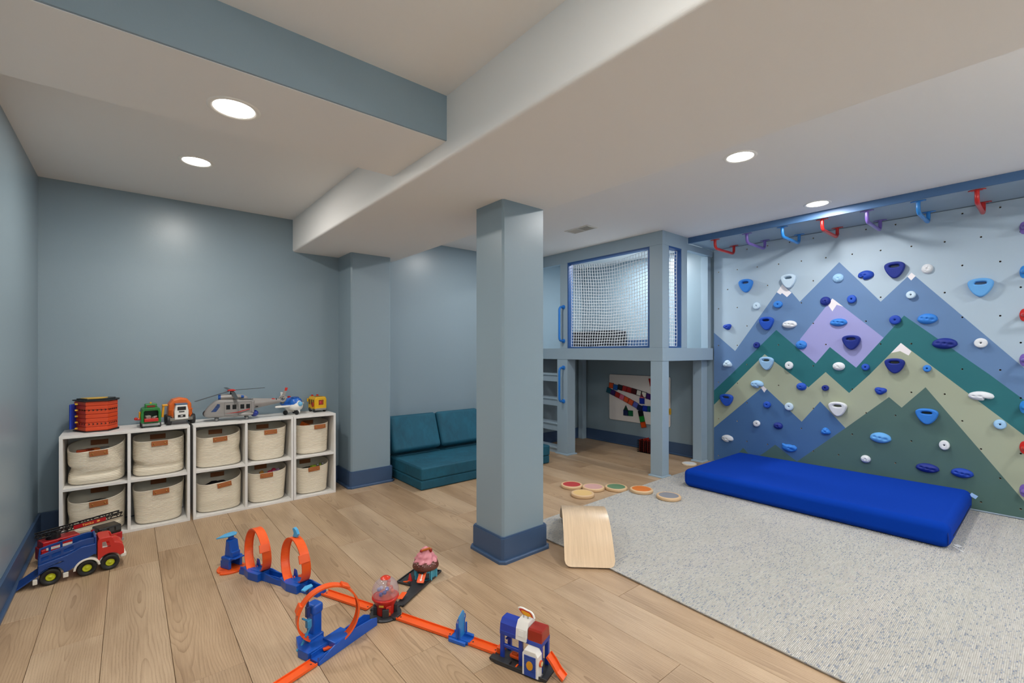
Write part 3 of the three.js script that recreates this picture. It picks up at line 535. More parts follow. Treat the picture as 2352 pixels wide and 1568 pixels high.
// ---------------------------------------------------------------- rug, mattress, stepping stones, balance board
const RUG = 0.012;
{
  const rugTex = [dataTex(1024, 2048, (x, y) => {
    const row = Math.floor(y / 6), off = (row * 7) % 20, col = Math.floor((x + off) / 20), h = hash2(row * 3 + 11, col % 51 + 5), h2 = hash2(row + 91, col % 51 + 40);
    const px = x / 1024, py = y / 2048, patch = 0.5 + 0.5 * Math.sin(2 * PI * (px * 2 + 0.6 * Math.sin(2 * PI * py * 2))) * Math.cos(2 * PI * (py * 3 + 0.3 * Math.sin(2 * PI * px)));
    const dens = 0.13 + 0.22 * patch, inX = ((x + off) % 20) / 20, inY = (y % 6) / 6, th = hash2(x, y);
    let c = [199 + 14 * h2, 196 + 14 * h2, 189 + 14 * h2];
    if (h < dens && inX < 0.35 + 0.65 * h2 && inY > 0.30 && th > 0.10) { const k = hash2(col + 7, row * 5); c = k < 0.45 ? [154, 161, 174] : k < 0.80 ? [178, 181, 186] : [126, 136, 156]; }
    const n = 14 * (th - 0.5); return [c[0] + n, c[1] + n, c[2] + n];
  }, true, [1 / 1.024, 1 / 2.048]), dataTex(1024, 2048, (x, y) => {
    const row = Math.floor(y / 6), off = (row % 2) * 7, a = Math.abs(Math.sin(PI * ((y % 6) + 0.5) / 6)), b = 0.6 + 0.4 * Math.abs(Math.sin(PI * ((x + off) % 14) / 14)), v = 255 * a * b * (0.7 + 0.3 * hash2(x >> 1, row)); return [v, v, v];
  }, false, [1 / 1.024, 1 / 2.048])];
  const t = thing('area_rug', 'large cream woven area rug flecked with blue and grey', 'rug');
  const g = ext(poly([[1.99, -1.3], [5.028, -1.3], [5.028, 2.47], [3.9, 2.474], [2.352, 2.437], [2.105, 2.40], [2.12, 2.0], [2.06, 0.53]]), RUG - 0.003, 0.003).rotateX(-PI / 2).translate(0, 0.003 + (RUG - 0.003) / 2, 0);
  part('woven_pile', uvMetres(g), M(0xffffff, 0.95, { map: rugTex[0], bumpMap: rugTex[1], bumpScale: 0.006, sheen: 0.2 }), t);
  const under = ext(poly([[2.0, -1.29], [5.02, -1.29], [5.02, 2.46], [3.9, 2.464], [2.355, 2.427], [2.115, 2.39], [2.13, 2.0], [2.07, 0.53]]), 0.003).rotateX(-PI / 2).translate(0, 0.0015, 0);
  part('backing', under, M(0x2c2a2a, 0.95), t);
}
{
  const noise = dataTex(256, 256, (x, y) => { const v = 228 + 27 * (hash2(x, y) - 0.5) * 2 * 0.6; return [v, v, v]; }, true, [14, 14]);
  const mB = M(0x003fb4, 0.95, { map: noise, specularIntensity: 0.3, sheen: 0.08, sheenColor: C(0x3f7bff), sheenRoughness: 0.5 });
  const x0 = 3.895, x1 = 5.025, z0 = -2.215, z1 = -0.43, y0 = RUG, y1 = 0.172;
  const t = thing('floor_mattress', 'thick royal blue foam mattress on the rug along the climbing wall', 'mattress', [0, 0, 0]);
  const g = new RoundedBoxGeometry(x1 - x0, y1 - y0, z1 - z0, 8, 0.05), p = g.attributes.position;
  for (let i = 0; i < p.count; i++) { const y = p.getY(i); if (y < -0.02) { p.setX(i, p.getX(i) * (1 - 0.10 * (-y - 0.02))); p.setZ(i, p.getZ(i) * (1 - 0.06 * (-y - 0.02))); } }
  g.translate((x0 + x1) / 2, (y0 + y1) / 2, (z0 + z1) / 2); part('cover', uvMetres(g), mB, t);
  part('corner_seam', tube([[x0 + 0.018, y0 + 0.03, z1 - 0.012], [x0 + 0.012, y0 + 0.08, z1 - 0.010], [x0 + 0.03, y1 - 0.022, z1 - 0.022]], 0.003, 20, 6), M(0x062f86, 0.9), t);
  part('zipper', tube([[x0 + 0.12, 0.075, z1 - 0.001], [x0 + 0.5, 0.07, z1 + 0.0005], [x1 - 0.12, 0.075, z1 - 0.001]], 0.0035, 40, 6), M(0x04112e, 0.6), t, 'dark zipper along the end');
  part('label_tab', cb(0.004, 0.028, 0.04, x1 - 0.07, y1 - 0.03, z1 + 0.012, 0.001, [0.5, 0, 0]), M(0x9fc4f2, 0.7), t, 'small white and blue sewn label');
}
single('paper_tag', mg([cb(0.09, 0.0016, 0.012, 0, 0, 0, 0, [0, 0.35, 0]), cb(0.028, 0.0016, 0.03, 0.055, 0.002, 0.01, 0, [0, 0.6, 0.15])]), M(0xdcdcda, 0.7), 'small white paper tag on the rug at the mattress corner', 'tag', [3.975, RUG + 0.0015, -0.405], 0.3);
{
  const mRim = M(0xd9b78e, 0.5), rimG = lathe([[0.0001, 0], [0.094, 0], [0.0995, 0.004], [0.1, 0.02], [0.097, 0.0255], [0.092, 0.0275], [0.081, 0.0275], [0.0805, 0.026], [0.0001, 0.026]], 56), topG = lathe([[0.0802, 0.0262], [0.078, 0.0272], [0.0001, 0.0275]], 56);
  const S = [['red', 0xb33434, 3.12, -2.8745, 0], ['pale pink', 0xcb9d97, 3.218, -2.702, 0], ['green', 0x5f8462, 3.375, -2.568, 0], ['cream yellow', 0xdcb878, 3.003, -2.64, 0], ['orange', 0xd9762c, 3.46, -2.36, RUG], ['grey', 0x8a8b92, 3.478, -2.105, RUG]];
  const where = { red: 'farthest left of the row beside the column', 'pale pink': 'between the red and green', green: 'on the planks at the rug edge', 'cream yellow': 'in front of the red one', orange: 'on the back edge of the rug', grey: 'alone on the rug near the mattress' };
  for (const [c, h, x, z, y] of S) { const t = thing('stepping_stone', `round wooden stepping stone with ${c} top, ${where[c]}`, 'stepping stone', [x, y, z], 0, 'round wooden stepping stones'); part('wooden_disc', rimG, mRim, t); part('coloured_top', topG, M(h, 0.6), t); }
  const t = thing('stepping_stone', 'round stepping stone with white top beside the loft side post', 'stepping stone', [4.735, 0, -2.615], 0, 'round wooden stepping stones');
  part('wooden_disc', rimG.clone().scale(0.78, 0.6, 0.78), M(0xe6d9c4, 0.5), t); part('coloured_top', topG.clone().scale(0.78, 0.6, 0.78), M(0xe9ecef, 0.4), t);
}
const birchTex = dataTex(512, 1024, (x, y) => { const u = x / 512, v = y / 1024, t = 20 * (fbm(u * 60, v * 5, 3) - 0.5) + 12 * (fbm(u * 6, v * 2.2, 2) - 0.5) + 5 * (hash2(x, y >> 3) - 0.5); return [222 + t, 194 + t, 160 + t]; });
{
  const L = 0.76, Hh = 0.205, W = 0.29, T = 0.017, NU = 48, NV = 16, rc = 0.035, R = (L * L / 4 + Hh * Hh) / (2 * Hh), A = Math.asin(L / 2 / R);
  const P = [], UV = [], I = [], id = (l, i, j) => l * (NU + 1) * (NV + 1) + i * (NV + 1) + j;
  for (const l of [0, 1]) for (let i = 0; i <= NU; i++) for (let j = 0; j <= NV; j++) {
    const v = -1 + 2 * j / NV, vv = Math.sign(v) * (1 - Math.pow(1 - Math.abs(v), 1.5)) * W / 2, ins = Math.max(0, Math.abs(vv) - (W / 2 - rc)), trim = (rc - Math.sqrt(Math.max(0, rc * rc - ins * ins))) / R;
    const u = -1 + 2 * i / NU, a = u * (A - trim), rad = R - l * T, flare = 0.012 * Math.pow(Math.abs(u), 6);
    P.push(vv, Math.cos(a) * rad - (R - Hh) + (l ? 0 : 0) + flare, -Math.sin(a) * rad); UV.push(vv / 0.3, a * R / 0.6);
  }
  for (let i = 0; i < NU; i++) for (let j = 0; j < NV; j++) { let a = id(0, i, j), b = id(0, i + 1, j), c = id(0, i + 1, j + 1), d = id(0, i, j + 1); I.push(a, d, b, b, d, c); a = id(1, i, j); b = id(1, i + 1, j); c = id(1, i + 1, j + 1); d = id(1, i, j + 1); I.push(a, b, d, b, c, d); }
  const n0 = P.length / 3, ring = []; for (let i = 0; i <= NU; i++) ring.push([i, 0]); for (let j = 1; j <= NV; j++) ring.push([NU, j]); for (let i = NU - 1; i >= 0; i--) ring.push([i, NV]); for (let j = NV - 1; j > 0; j--) ring.push([0, j]);
  ring.forEach(([i, j]) => { for (const l of [0, 1]) { const q = id(l, i, j); P.push(P[3 * q], P[3 * q + 1], P[3 * q + 2]); UV.push(UV[2 * q], UV[2 * q + 1]); } });
  ring.forEach((_, k) => { const m = (k + 1) % ring.length, a = n0 + 2 * k, b = n0 + 2 * m; I.push(a, b, a + 1, b, b + 1, a + 1); });
  const g = new THREE.BufferGeometry(); g.setAttribute('position', new THREE.Float32BufferAttribute(P, 3)); g.setAttribute('uv', new THREE.Float32BufferAttribute(UV, 2)); g.setIndex(I); g.computeVertexNormals(); g.computeBoundingBox(); g.translate(0, -g.boundingBox.min.y, 0);
  // front end at the plank floor, far end on the rug
  const nx = 0.69, nz = -0.724, fx = 2.024, fz = -1.722;
  single('balance_board', g, M(0xffffff, 0.30, { map: birchTex, clearcoat: 0.5, clearcoatRoughness: 0.22, side: THREE.DoubleSide }), 'curved birch plywood balance board arched over the rug edge', 'balance board', [fx + nx * (L / 2), 0.007, fz + nz * (L / 2)], Math.atan2(-nx, -nz)).rotation.set(0.0158, Math.atan2(-nx, -nz), 0, 'YXZ');
}
// ---------------------------------------------------------------- teal modular sofa
{
  const vel = dataTex(512, 512, (x, y) => { const u = x / 512, v = y / 512, per = (a, b, s) => fbm(a, b, 4); let t = 60 * (per(u * 7, v * 5) - 0.5) + 26 * (fbm(u * 34, v * 20, 2) - 0.5); const e = Math.min(u, 1 - u, v, 1 - v) * 8; t *= Math.min(1, e + 0.2); return [205 + t, 215 + t, 218 + t]; }, true, [1.6, 1.6]);
  const mv = M(0x13637b, 0.75, { map: vel, sheen: 0.55, sheenColor: C(0x3fa6bd), sheenRoughness: 0.45 });
  const seatP = (g) => uvMetres(g);
  const x0 = 1.992, x1 = 3.60, zf = -3.64, zb = -4.35;
  const t0 = thing('sofa_floor_pad', 'flat teal velvet floor cushion forming the bottom layer of the sofa', 'sofa cushion', [0, 0, 0], 0, 'teal sofa cushions');
  part('cover', seatP(bb(x0, 0.002, zb, x1, 0.088, zf - 0.008, 0.015, 4)), mv, t0);
  const t1 = thing('sofa_mattress', 'thick teal velvet seat cushion lying on the sofa base', 'sofa cushion', [0, 0, 0], 0, 'teal sofa cushions');
  part('cover', seatP(bb(x0, 0.088, zb, x1, 0.203, zf, 0.018, 4)), mv, t1);
  const pz = [[x0 + 0.012, 0.199, zb + 0.02], [x0 + 0.012, 0.199, zf - 0.012], [x1 - 0.012, 0.199, zf - 0.012], [x1 - 0.012, 0.199, zb + 0.02]];
  part('piping', pipe(pz, 0.0045, 0.025, 6), M(0x0d4a60, 0.8), t1);
  const lb = ['leftmost, beside the pilaster', 'middle one, leaning on the alcove wall', 'right one, mostly behind the column'];
  [[1.975, 2.515], [2.525, 3.062], [3.075, 3.60]].forEach(([a, b], k) => {
    const t = thing('sofa_back_cushion', `teal velvet back cushion, ${lb[k]}`, 'sofa cushion', [(a + b) / 2, 0.212, -4.235], 0, 'teal sofa cushions');
    const g = new RoundedBoxGeometry(b - a, 0.37, 0.135, 6, 0.035); g.translate(0, 0.185, 0).rotateX(-0.36); g.translate(0, 0.024, 0.02);
    const c = part('cover', uvMetres(g), mv, t); part('seam', tube([[-(b - a) / 2 + 0.03, 0.012, 0.085], [0, 0.012, 0.0865], [(b - a) / 2 - 0.03, 0.012, 0.085]], 0.003, 20, 5), M(0x0a3f52, 0.9), c);
  });
}
// ---------------------------------------------------------------- white cube shelves
const SZ = -4.11, SB = -4.448, SH = 0.70, ST = 0.018;
function shelf(x0, x1, cols, label) {
  const t = thing('cube_shelf', label, 'shelf', [x0, 0, SZ], 0, 'white cube storage shelves'), w = x1 - x0, d = SB - SZ;
  const P = (n, a, b, c, e, f, g) => part(n, bb(a, b, c, e, f, g, 0.0012, 1), mWhiteWood, t);
  P('top_panel', 0, SH - ST, d, w, SH, 0); P('bottom_panel', 0, 0, d, w, ST, 0);
  P('side_panel', 0, ST, d, ST, SH - ST, 0); P('side_panel', w - ST, ST, d, w, SH - ST, 0);
  const cw = (w - ST * (cols + 1)) / cols, mid = SH / 2;
  for (let i = 1; i < cols; i++) P('divider', ST + i * (cw + ST) - ST, ST, d + 0.006, i * (cw + ST) + ST, SH - ST, -0.001);
  for (let i = 0; i < cols; i++) P('middle_shelf', ST + i * (cw + ST), mid - ST / 2, d + 0.006, ST + i * (cw + ST) + cw, mid + ST / 2, -0.001);
  part('back_panel', bb(ST, ST, d, w - ST, SH - ST, d + 0.005), mWhiteWood, t);
  return Array.from({ length: cols }, (_, i) => x0 + ST + i * (cw + ST) + cw / 2);
}
const cA = shelf(-0.349, 0.342, 2, 'white four-cube shelf nearest the left wall');
const cB = shelf(0.360, 1.052, 2, 'white four-cube shelf in the middle, under the toy helicopter');
const cC = shelf(1.055, 1.401, 1, 'narrow white two-cube shelf beside the pilaster');
// cotton rope baskets
const ropeN = dataTex(256, 256, (x, y) => { const s = ((x + y * 0.5) % 16) / 16, v = 238 + 7 * Math.sin(s * PI) + 8 * (hash2(x, y) - 0.5); return [v, v - 4, v - 13]; }, true, [26, 1]);
const mRopeB = M(0xfaf3e6, 0.9, { map: ropeN });
const mLeather = M(0xa5602f, 0.55), mRivet = M(0xb88b4a, 0.3, { metalness: 0.9 });
function ropeBasket(cx, y0, o, label) {
  const N = 25, NT = N * 5, NS = 72, { wt, wb, h, dip = 0.10, tilt = 0.0, sl = [], dt = 0.285, hx = 0, hy = 0, hr = 0, lean = 0 } = o, P = [], UV = [], I = [];
  const zc = SZ - 0.172;
  const sup = (c, e) => Math.sign(c) * Math.pow(Math.abs(c), e);
  const rim = th => h * (1 - dip * Math.max(0, Math.sin(th)) + 0.03 * Math.max(0, -Math.sin(th))) + tilt * Math.cos(th) * (1 + 0.3 * Math.sin(th));
  const at = (th, t, off) => {
    const e = t < 0.07 ? 1 - 0.11 * Math.pow(1 - t / 0.07, 2) : 1, k = wb + (wt - wb) * t;
    let ax = k / 2 * e + off, az = (dt * (0.94 + 0.06 * t)) / 2 * e + off, q = 0;
    for (const [ta, tc, tw, aw, am] of sl) { const d = Math.atan2(Math.sin(th - ta), Math.cos(th - ta)); q += am * Math.exp(-(((t - tc) / tw) ** 2)) * Math.exp(-((d / aw) ** 2)); }
    ax -= q; az -= q * 0.8;
    let x = sup(Math.cos(th), 0.62) * ax + lean * t, z = sup(Math.sin(th), 0.62) * az, lim = 0.1565;
    x = Math.max(-lim, Math.min(lim, x));
    return [x, t * rim(th) + 0.001, z];
  };
  let rows = 0; const add = (f) => { for (let j = 0; j <= NS; j++) { const th = j / NS * 2 * PI, p = f(th); P.push(...p); UV.push(j / NS, rows / 5); } rows++; };
  add(th => { const p = at(th, 0, -0.004); return [p[0] * 0.02, 0.001, p[2] * 0.02]; }); add(th => { const p = at(th, 0, -0.004); return [p[0] * 0.96, 0.001, p[2] * 0.96]; });
  for (let i = 0; i <= NT; i++) { const t = i / NT; add(th => at(th, t, 0.0042 * Math.abs(Math.sin(PI * N * t)) - 0.0042)); }
  add(th => { const p = at(th, 1, -0.003); p[1] += 0.003; return p; }); add(th => { const p = at(th, 1, -0.007); return p; });
  for (const t of [0.85, 0.7, 0.5, 0.3, 0.12, 0.03]) add(th => at(th, t, -0.008));
  add(th => [0, 0.008, 0]);
  for (let r = 0; r < rows - 1; r++) for (let j = 0; j < NS; j++) { const a = r * (NS + 1) + j, b = a + 1, c = a + NS + 1, d = c + 1; I.push(a, c, b, b, c, d); }
  const g = new THREE.BufferGeometry(); g.setAttribute('position', new THREE.Float32BufferAttribute(P, 3)); g.setAttribute('uv', new THREE.Float32BufferAttribute(UV, 2)); g.setIndex(I); g.computeVertexNormals();
  const t = thing('rope_basket', label, 'basket', [cx, y0, zc], 0, 'cream rope baskets in the shelves');
  part('rope_body', g, mRopeB, t);
  // leather handle strap on the front
  const ft = at(PI / 2, 0.9, 0.002), hw = 0.092, s = new THREE.Shape(); s.moveTo(-hw / 2, -0.017); s.lineTo(hw / 2, -0.017); s.lineTo(hw / 2, 0.017); s.lineTo(-hw / 2, 0.017); s.closePath();
  const lg = new THREE.ExtrudeGeometry(s, { depth: 0.004, bevelEnabled: true, bevelSize: 0.001, bevelThickness: 0.001, bevelSegments: 1, steps: 1 });
  const hd = part('leather_handle', lg, mLeather, t, 'tan leather strap handle'); hd.position.set(hx, rim(PI / 2) - 0.016 + hy, ft[2] + 0.003); hd.rotation.z = hr;
  for (const x of [-0.031, 0.031]) part('rivet', lathe([[0.0001, 0.004], [0.003, 0.0036], [0.0052, 0.001], [0.0052, 0]], 12).rotateX(PI / 2).translate(x, -0.002, 0.005), mRivet, hd);
  const hb = part('leather_handle', lg, mLeather, t); const bk = at(-PI / 2, 0.9, -0.009); hb.position.set(hx * 0.5, rim(-PI / 2) - 0.03, bk[2] + 0.001);
  return t;
}
const yLo = ST + 0.0004, yHi = SH / 2 + ST / 2 + 0.0004;
const F = PI / 2, Lf = PI * 0.82, Rt = PI * 0.15;
ropeBasket(cA[0], yHi, { wt: 0.300, wb: 0.290, h: 0.262, dip: 0.15, tilt: 0.018, hx: 0.012, hr: 0.05, sl: [[Lf, 0.42, 0.10, 0.7, 0.030], [F, 0.30, 0.07, 0.8, 0.022], [F, 0.14, 0.08, 0.9, -0.010]] }, 'slouched cream rope basket, upper left in the shelf nearest the left wall');
ropeBasket(cA[1], yHi, { wt: 0.302, wb: 0.298, h: 0.262, dip: 0.06, tilt: 0.004, hx: 0.0, hr: 0.02, sl: [[Lf, 0.34, 0.08, 0.5, 0.034], [F, 0.26, 0.06, 0.8, 0.018]] }, 'cream rope basket with a creased corner under the green toy truck');
ropeBasket(cA[0], yLo, { wt: 0.300, wb: 0.288, h: 0.262, dip: 0.14, tilt: 0.012, hx: 0.012, hr: 0.05, sl: [[F, 0.28, 0.06, 1.0, 0.020], [Lf, 0.45, 0.12, 0.6, 0.012]] }, 'cream rope basket behind the toy fire truck');
ropeBasket(cA[1], yLo, { wt: 0.304, wb: 0.272, h: 0.262, dip: 0.08, tilt: 0.012, hx: 0.008, hr: 0.04 }, 'upright cream rope basket with plastic bags, lower right in the left shelf');
ropeBasket(cB[0], yHi, { wt: 0.300, wb: 0.306, h: 0.256, dip: 0.10, tilt: 0.012, hx: -0.004, hr: 0.05, lean: -0.004, sl: [[Rt, 0.45, 0.16, 0.5, 0.012]] }, 'empty cream rope basket, upper left in the middle shelf');
ropeBasket(cB[1], yHi, { wt: 0.298, wb: 0.262, h: 0.262, dip: 0.06, tilt: 0.006, hx: 0.01, hr: 0.02 }, 'cream rope basket, upper right in the middle shelf');
ropeBasket(cB[0], yLo, { wt: 0.306, wb: 0.296, h: 0.250, dip: 0.13, tilt: 0.016, hx: 0.024, hr: 0.12, sl: [[F, 0.4, 0.2, 0.9, -0.006]] }, 'bulging cream rope basket with a tilted handle, lower left in the middle shelf');
ropeBasket(cB[1], yLo, { wt: 0.300, wb: 0.262, h: 0.258, dip: 0.08, tilt: 0.006, hx: -0.02, hr: 0.01 }, 'cream rope basket with pink toys, lower right in the middle shelf');
ropeBasket(cC[0], yHi, { wt: 0.286, wb: 0.264, h: 0.262, dip: 0.05, tilt: 0.004, hx: 0.045, hr: 0.04, sl: [[F, 0.1, 0.08, 0.8, -0.006]] }, 'cream rope basket with an orange block in the narrow shelf');
ropeBasket(cC[0], yLo, { wt: 0.290, wb: 0.255, h: 0.250, dip: 0.10, tilt: 0.008, hx: -0.004, hy: 0.004, hr: 0.05 }, 'cream rope basket with green toys, bottom of the narrow shelf');
// toys peeping out of the baskets
{
  const zc = SZ - 0.172, put = (name, geo, col, label, cx, y, z, turn, cat = 'toy') => single(name, geo, plastic(col, 0.4), label, cat, [cx, y, zc + z], turn, 'small toys inside the baskets');
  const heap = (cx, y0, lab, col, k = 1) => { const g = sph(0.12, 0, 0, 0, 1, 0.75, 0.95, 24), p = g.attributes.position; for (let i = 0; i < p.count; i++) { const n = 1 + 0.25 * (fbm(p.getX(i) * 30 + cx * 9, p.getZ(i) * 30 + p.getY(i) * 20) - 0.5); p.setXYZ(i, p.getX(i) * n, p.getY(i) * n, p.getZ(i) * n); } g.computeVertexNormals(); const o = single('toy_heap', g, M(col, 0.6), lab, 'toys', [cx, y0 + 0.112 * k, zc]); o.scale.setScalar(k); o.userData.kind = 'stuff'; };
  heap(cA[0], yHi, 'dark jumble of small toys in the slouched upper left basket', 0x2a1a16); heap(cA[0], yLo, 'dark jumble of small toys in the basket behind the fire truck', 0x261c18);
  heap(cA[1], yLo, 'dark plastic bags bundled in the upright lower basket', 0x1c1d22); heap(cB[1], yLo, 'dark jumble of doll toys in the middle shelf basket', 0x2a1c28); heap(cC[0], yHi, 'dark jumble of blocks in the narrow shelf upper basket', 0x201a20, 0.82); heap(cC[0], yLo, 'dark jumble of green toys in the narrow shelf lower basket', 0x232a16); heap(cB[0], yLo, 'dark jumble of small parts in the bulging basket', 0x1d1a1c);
  const blk = cb(0.05, 0.035, 0.035, 0, 0, 0, 0.004), pill = sph(0.016, 0, 0, 0, 1.6, 1, 1);
  [[-0.08, 0xc2491c], [-0.05, 0xa33a1a], [-0.01, 0xd06a2a], [0.035, 0x8a8a86]].forEach(([x, c], i) => put('toy_brick', blk, c, ['rust orange toy brick, leftmost in the slouched basket', 'brown red toy brick in the slouched basket', 'orange toy brick in the middle of the slouched basket', 'grey toy brick in the slouched basket'][i], cA[0] + x, yHi + 0.204, 0.03 - 0.012 * i, i));
  put('toy_brick', blk, 0xc0501c, 'orange toy piece at the left of the upright lower basket', cA[1] - 0.075, yLo + 0.195, 0.03, 0.4);
  put('toy_brick', cb(0.075, 0.06, 0.05, 0, 0, 0, 0.004, [0.3, 0, -0.4]), 0xd9641e, 'large orange block in the narrow shelf upper basket', cC[0] - 0.045, yHi + 0.228, 0.02, 0.5);
  put('toy_brick', blk, 0xd98a8a, 'pink block in the narrow shelf upper basket', cC[0] - 0.10, yHi + 0.215, 0.05, 0.2);
  put('toy_doll', mg([pill, sph(0.018, 0.035, 0.01, 0)]), 0xc42a58, 'magenta doll in the middle shelf basket', cB[1] + 0.03, yLo + 0.215, 0.03, 0.5);
  put('toy_doll', mg([pill, sph(0.015, 0.03, 0.01, 0)]), 0xb99ab8, 'lilac doll in the middle shelf basket', cB[1] + 0.065, yLo + 0.212, 0.02, 0.3);
  put('toy_brick', cb(0.03, 0.05, 0.02, 0, 0, 0, 0.004, [0, 0, 0.4]), 0xc98a2c, 'amber toy piece in the middle shelf basket', cB[1] - 0.03, yLo + 0.21, 0.03, 0.2);
  const eye = (cx, z, lab) => single('toy_bolt', mg([cyl(0.014, 0.014, 0.008, 0, 0, 0, 'z', 20), sph(0.008, 0, 0, 0.006)]), M(0xc9ccd0, 0.2, { metalness: 0.8 }), lab, 'toy', [cx, yLo + 0.222, zc + z], -0.3, 'small toys inside the baskets');
  eye(cC[0] + 0.052, 0.06, 'silver toy wheel nearer the handle in the green toy basket'); eye(cC[0] + 0.098, 0.045, 'silver toy wheel at the right in the green toy basket');
  put('toy_brick', blk, 0x9cb52c, 'lime green toy piece at the middle of the green toy basket', cC[0] + 0.02, yLo + 0.205, 0.05, 0.4); put('toy_brick', blk, 0x9cb52c, 'lime green toy piece at the right of the green toy basket', cC[0] + 0.078, yLo + 0.208, 0.03, 0.8);
}

// ---------------------------------------------------------------- toys on top of the shelves
const black = plastic(0x17181a, 0.6), grey = plastic(0x8f8d8b, 0.4), red = plastic(0xc4231b), yellow = plastic(0xe8b414), white = plastic(0xe9e6e0, 0.4);
function wheelG(r, w, hub = 0.55) { return lathe([[r * hub, -w / 2], [r * 0.92, -w / 2], [r, -w * 0.32], [r, w * 0.32], [r * 0.92, w / 2], [r * hub, w / 2], [r * hub, -w / 2]], 28).rotateX(PI / 2); }
function hubG(r, w) { return lathe([[0.0001, w * 0.5], [r * 0.25, w * 0.5], [r * 0.3, w * 0.38], [r * 0.8, w * 0.34], [r, w * 0.5], [r, -w * 0.5], [0.0001, -w * 0.5]], 24).rotateX(PI / 2); }
function wheel(t, r, w, x, y, z, tyre, hub, hubR = 0.55) { const o = part('wheel', wheelG(r, w, hubR), tyre, t); o.position.set(x, y, z); part('hub', hubG(r * hubR, w * 0.9), hub, o); if (z < 0) o.rotation.y = PI; return o; }
{ // eight-sided orange carry case
  const t = thing('octagonal_case', 'orange eight-sided toy garage with black lid on the left shelf', 'toy garage', [-0.178, SH, -4.285]);
  const foot = [[-0.115, -0.055], [-0.05, 0.082], [0.062, 0.088], [0.112, 0.0], [0.112, -0.06], [0.06, -0.095], [-0.06, -0.095]], ins = k => foot.map(p => [p[0] * k, -p[1] * k]);
  const slab = (k, y0, y1, b = 0.002) => ext(poly(ins(k)), y1 - y0, b).rotateX(-PI / 2).translate(0, (y0 + y1) / 2, 0);
  const o = plastic(0xd9481a, 0.4), om = plastic(0xc83f15, 0.45);
  part('base_plate', slab(1.07, 0, 0.007), black, t); part('lid', mg([slab(1.09, 0.208, 0.216), slab(0.9, 0.216, 0.224)]), black, t);
  part('lid_panel', ext(poly(foot.map(p => [p[0] * 0.62 - 0.01, -p[1] * 0.62])), 0.003).rotateX(-PI / 2).translate(0, 0.2255, 0), yellow, t);
  part('case_body', slab(0.95, 0.007, 0.208, 0), om, t);
  for (let k = 0; k < 7; k++) part('wall_band', slab(1.0, 0.010 + k * 0.0283, 0.034 + k * 0.0283, 0.003), o, t);
  const chev = () => ext(poly([[-0.006, 0.006], [0, 0.006], [0.006, 0], [0, -0.006], [-0.006, -0.006], [-0.001, 0]]), 0.003), dk = M(0x3a1206, 0.6);
  const face = (a, b, n, u0, u1) => { const ax = foot[a][0], az = foot[a][1], bx = foot[b][0], bz = foot[b][1], ang = Math.atan2(-(bz - az), bx - ax); for (const y of [0.055, 0.149]) for (let i = 0; i < n; i++) { const u = u0 + (u1 - u0) * i / (n - 1), c = part('arrow_cutout', chev(), dk, t); c.position.set(ax + (bx - ax) * u, y, az + (bz - az) * u); c.rotation.y = ang; } };
  face(1, 2, 5, 0.15, 0.9); face(2, 3, 5, 0.15, 0.85); face(0, 1, 3, 0.5, 0.9);
  const bl = plastic(0x1a3fae, 0.35); part('blue_door', cb(0.012, 0.17, 0.08, -0.116, 0.105, -0.02, 0.006, [0, -0.4, 0]), bl, t);
  for (let k = 0; k < 5; k++) part('yellow_peg', cyl(0.006, 0.006, 0.014, -0.1, 0.025 + k * 0.041, 0.012, 'x', 10), yellow, t);
}
{ // green truck seen from its open back
  const t = thing('toy_truck', 'green toy recycling truck with open back and red tray on the left shelf', 'toy truck', [0.116, SH, -4.235], 0.05);
  const gr = plastic(0x1f7a33, 0.4), s = poly([[-0.056, 0.03], [0.056, 0.03], [0.058, 0.10], [0.05, 0.135], [0.034, 0.142], [-0.034, 0.142], [-0.05, 0.135], [-0.058, 0.10]]);
  s.holes.push(new THREE.Path([[-0.041, 0.045], [-0.041, 0.112], [-0.035, 0.12], [0.035, 0.12], [0.041, 0.112], [0.041, 0.045]].map(p => new THREE.Vector2(...p))));
  part('body', ext(s, 0.13, 0.004).translate(0, 0, -0.02), gr, t); part('inner_wall', cb(0.09, 0.09, 0.006, 0, 0.082, -0.05), plastic(0x0e3d1a), t);
  part('roof_box', cb(0.07, 0.03, 0.05, 0, 0.155, 0.01, 0.006), gr, t); part('roof_sign', cb(0.046, 0.012, 0.003, 0, 0.152, 0.036), plastic(0x8a1f18), t); part('roof_light', cyl(0.006, 0.006, 0.012, 0, 0.174, 0.01), yellow, t);
  part('tray', mg([cb(0.08, 0.022, 0.07, 0, 0.055, 0.03, 0.003)]), red, t); part('tray_load', mg([cb(0.03, 0.02, 0.03, -0.018, 0.076, 0.03, 0.003, [0.2, 0.3, 0.1]), cb(0.03, 0.012, 0.02, 0.02, 0.073, 0.035, 0.003, [0, 0.8, 0.3])]), plastic(0x9a958c), t);
  part('bumper', cb(0.1, 0.018, 0.03, 0, 0.022, 0.04, 0.004), plastic(0x9a9c9a), t);
  part('lift_arm', mg([cb(0.014, 0.085, 0.018, 0.072, 0.105, 0.0, 0.004, [0, 0, -0.08]), cb(0.035, 0.014, 0.03, 0.083, 0.15, 0.0, 0.005)]), plastic(0xdf9a1a), t); part('side_arm', cb(0.01, 0.05, 0.02, -0.062, 0.09, 0, 0.004), plastic(0xdf9a1a), t);
  part('crank', mg([cyl(0.007, 0.007, 0.03, -0.07, 0.062, 0.01, 'x', 12), sph(0.011, -0.083, 0.066, 0.01)]), red, t);
  for (const sx of [-1, 1]) for (const z of [-0.05, 0.03]) { const w = wheel(t, 0.021, 0.014, sx * 0.05, 0.021, z, black, grey); w.rotation.y = sx * PI / 2; }
}
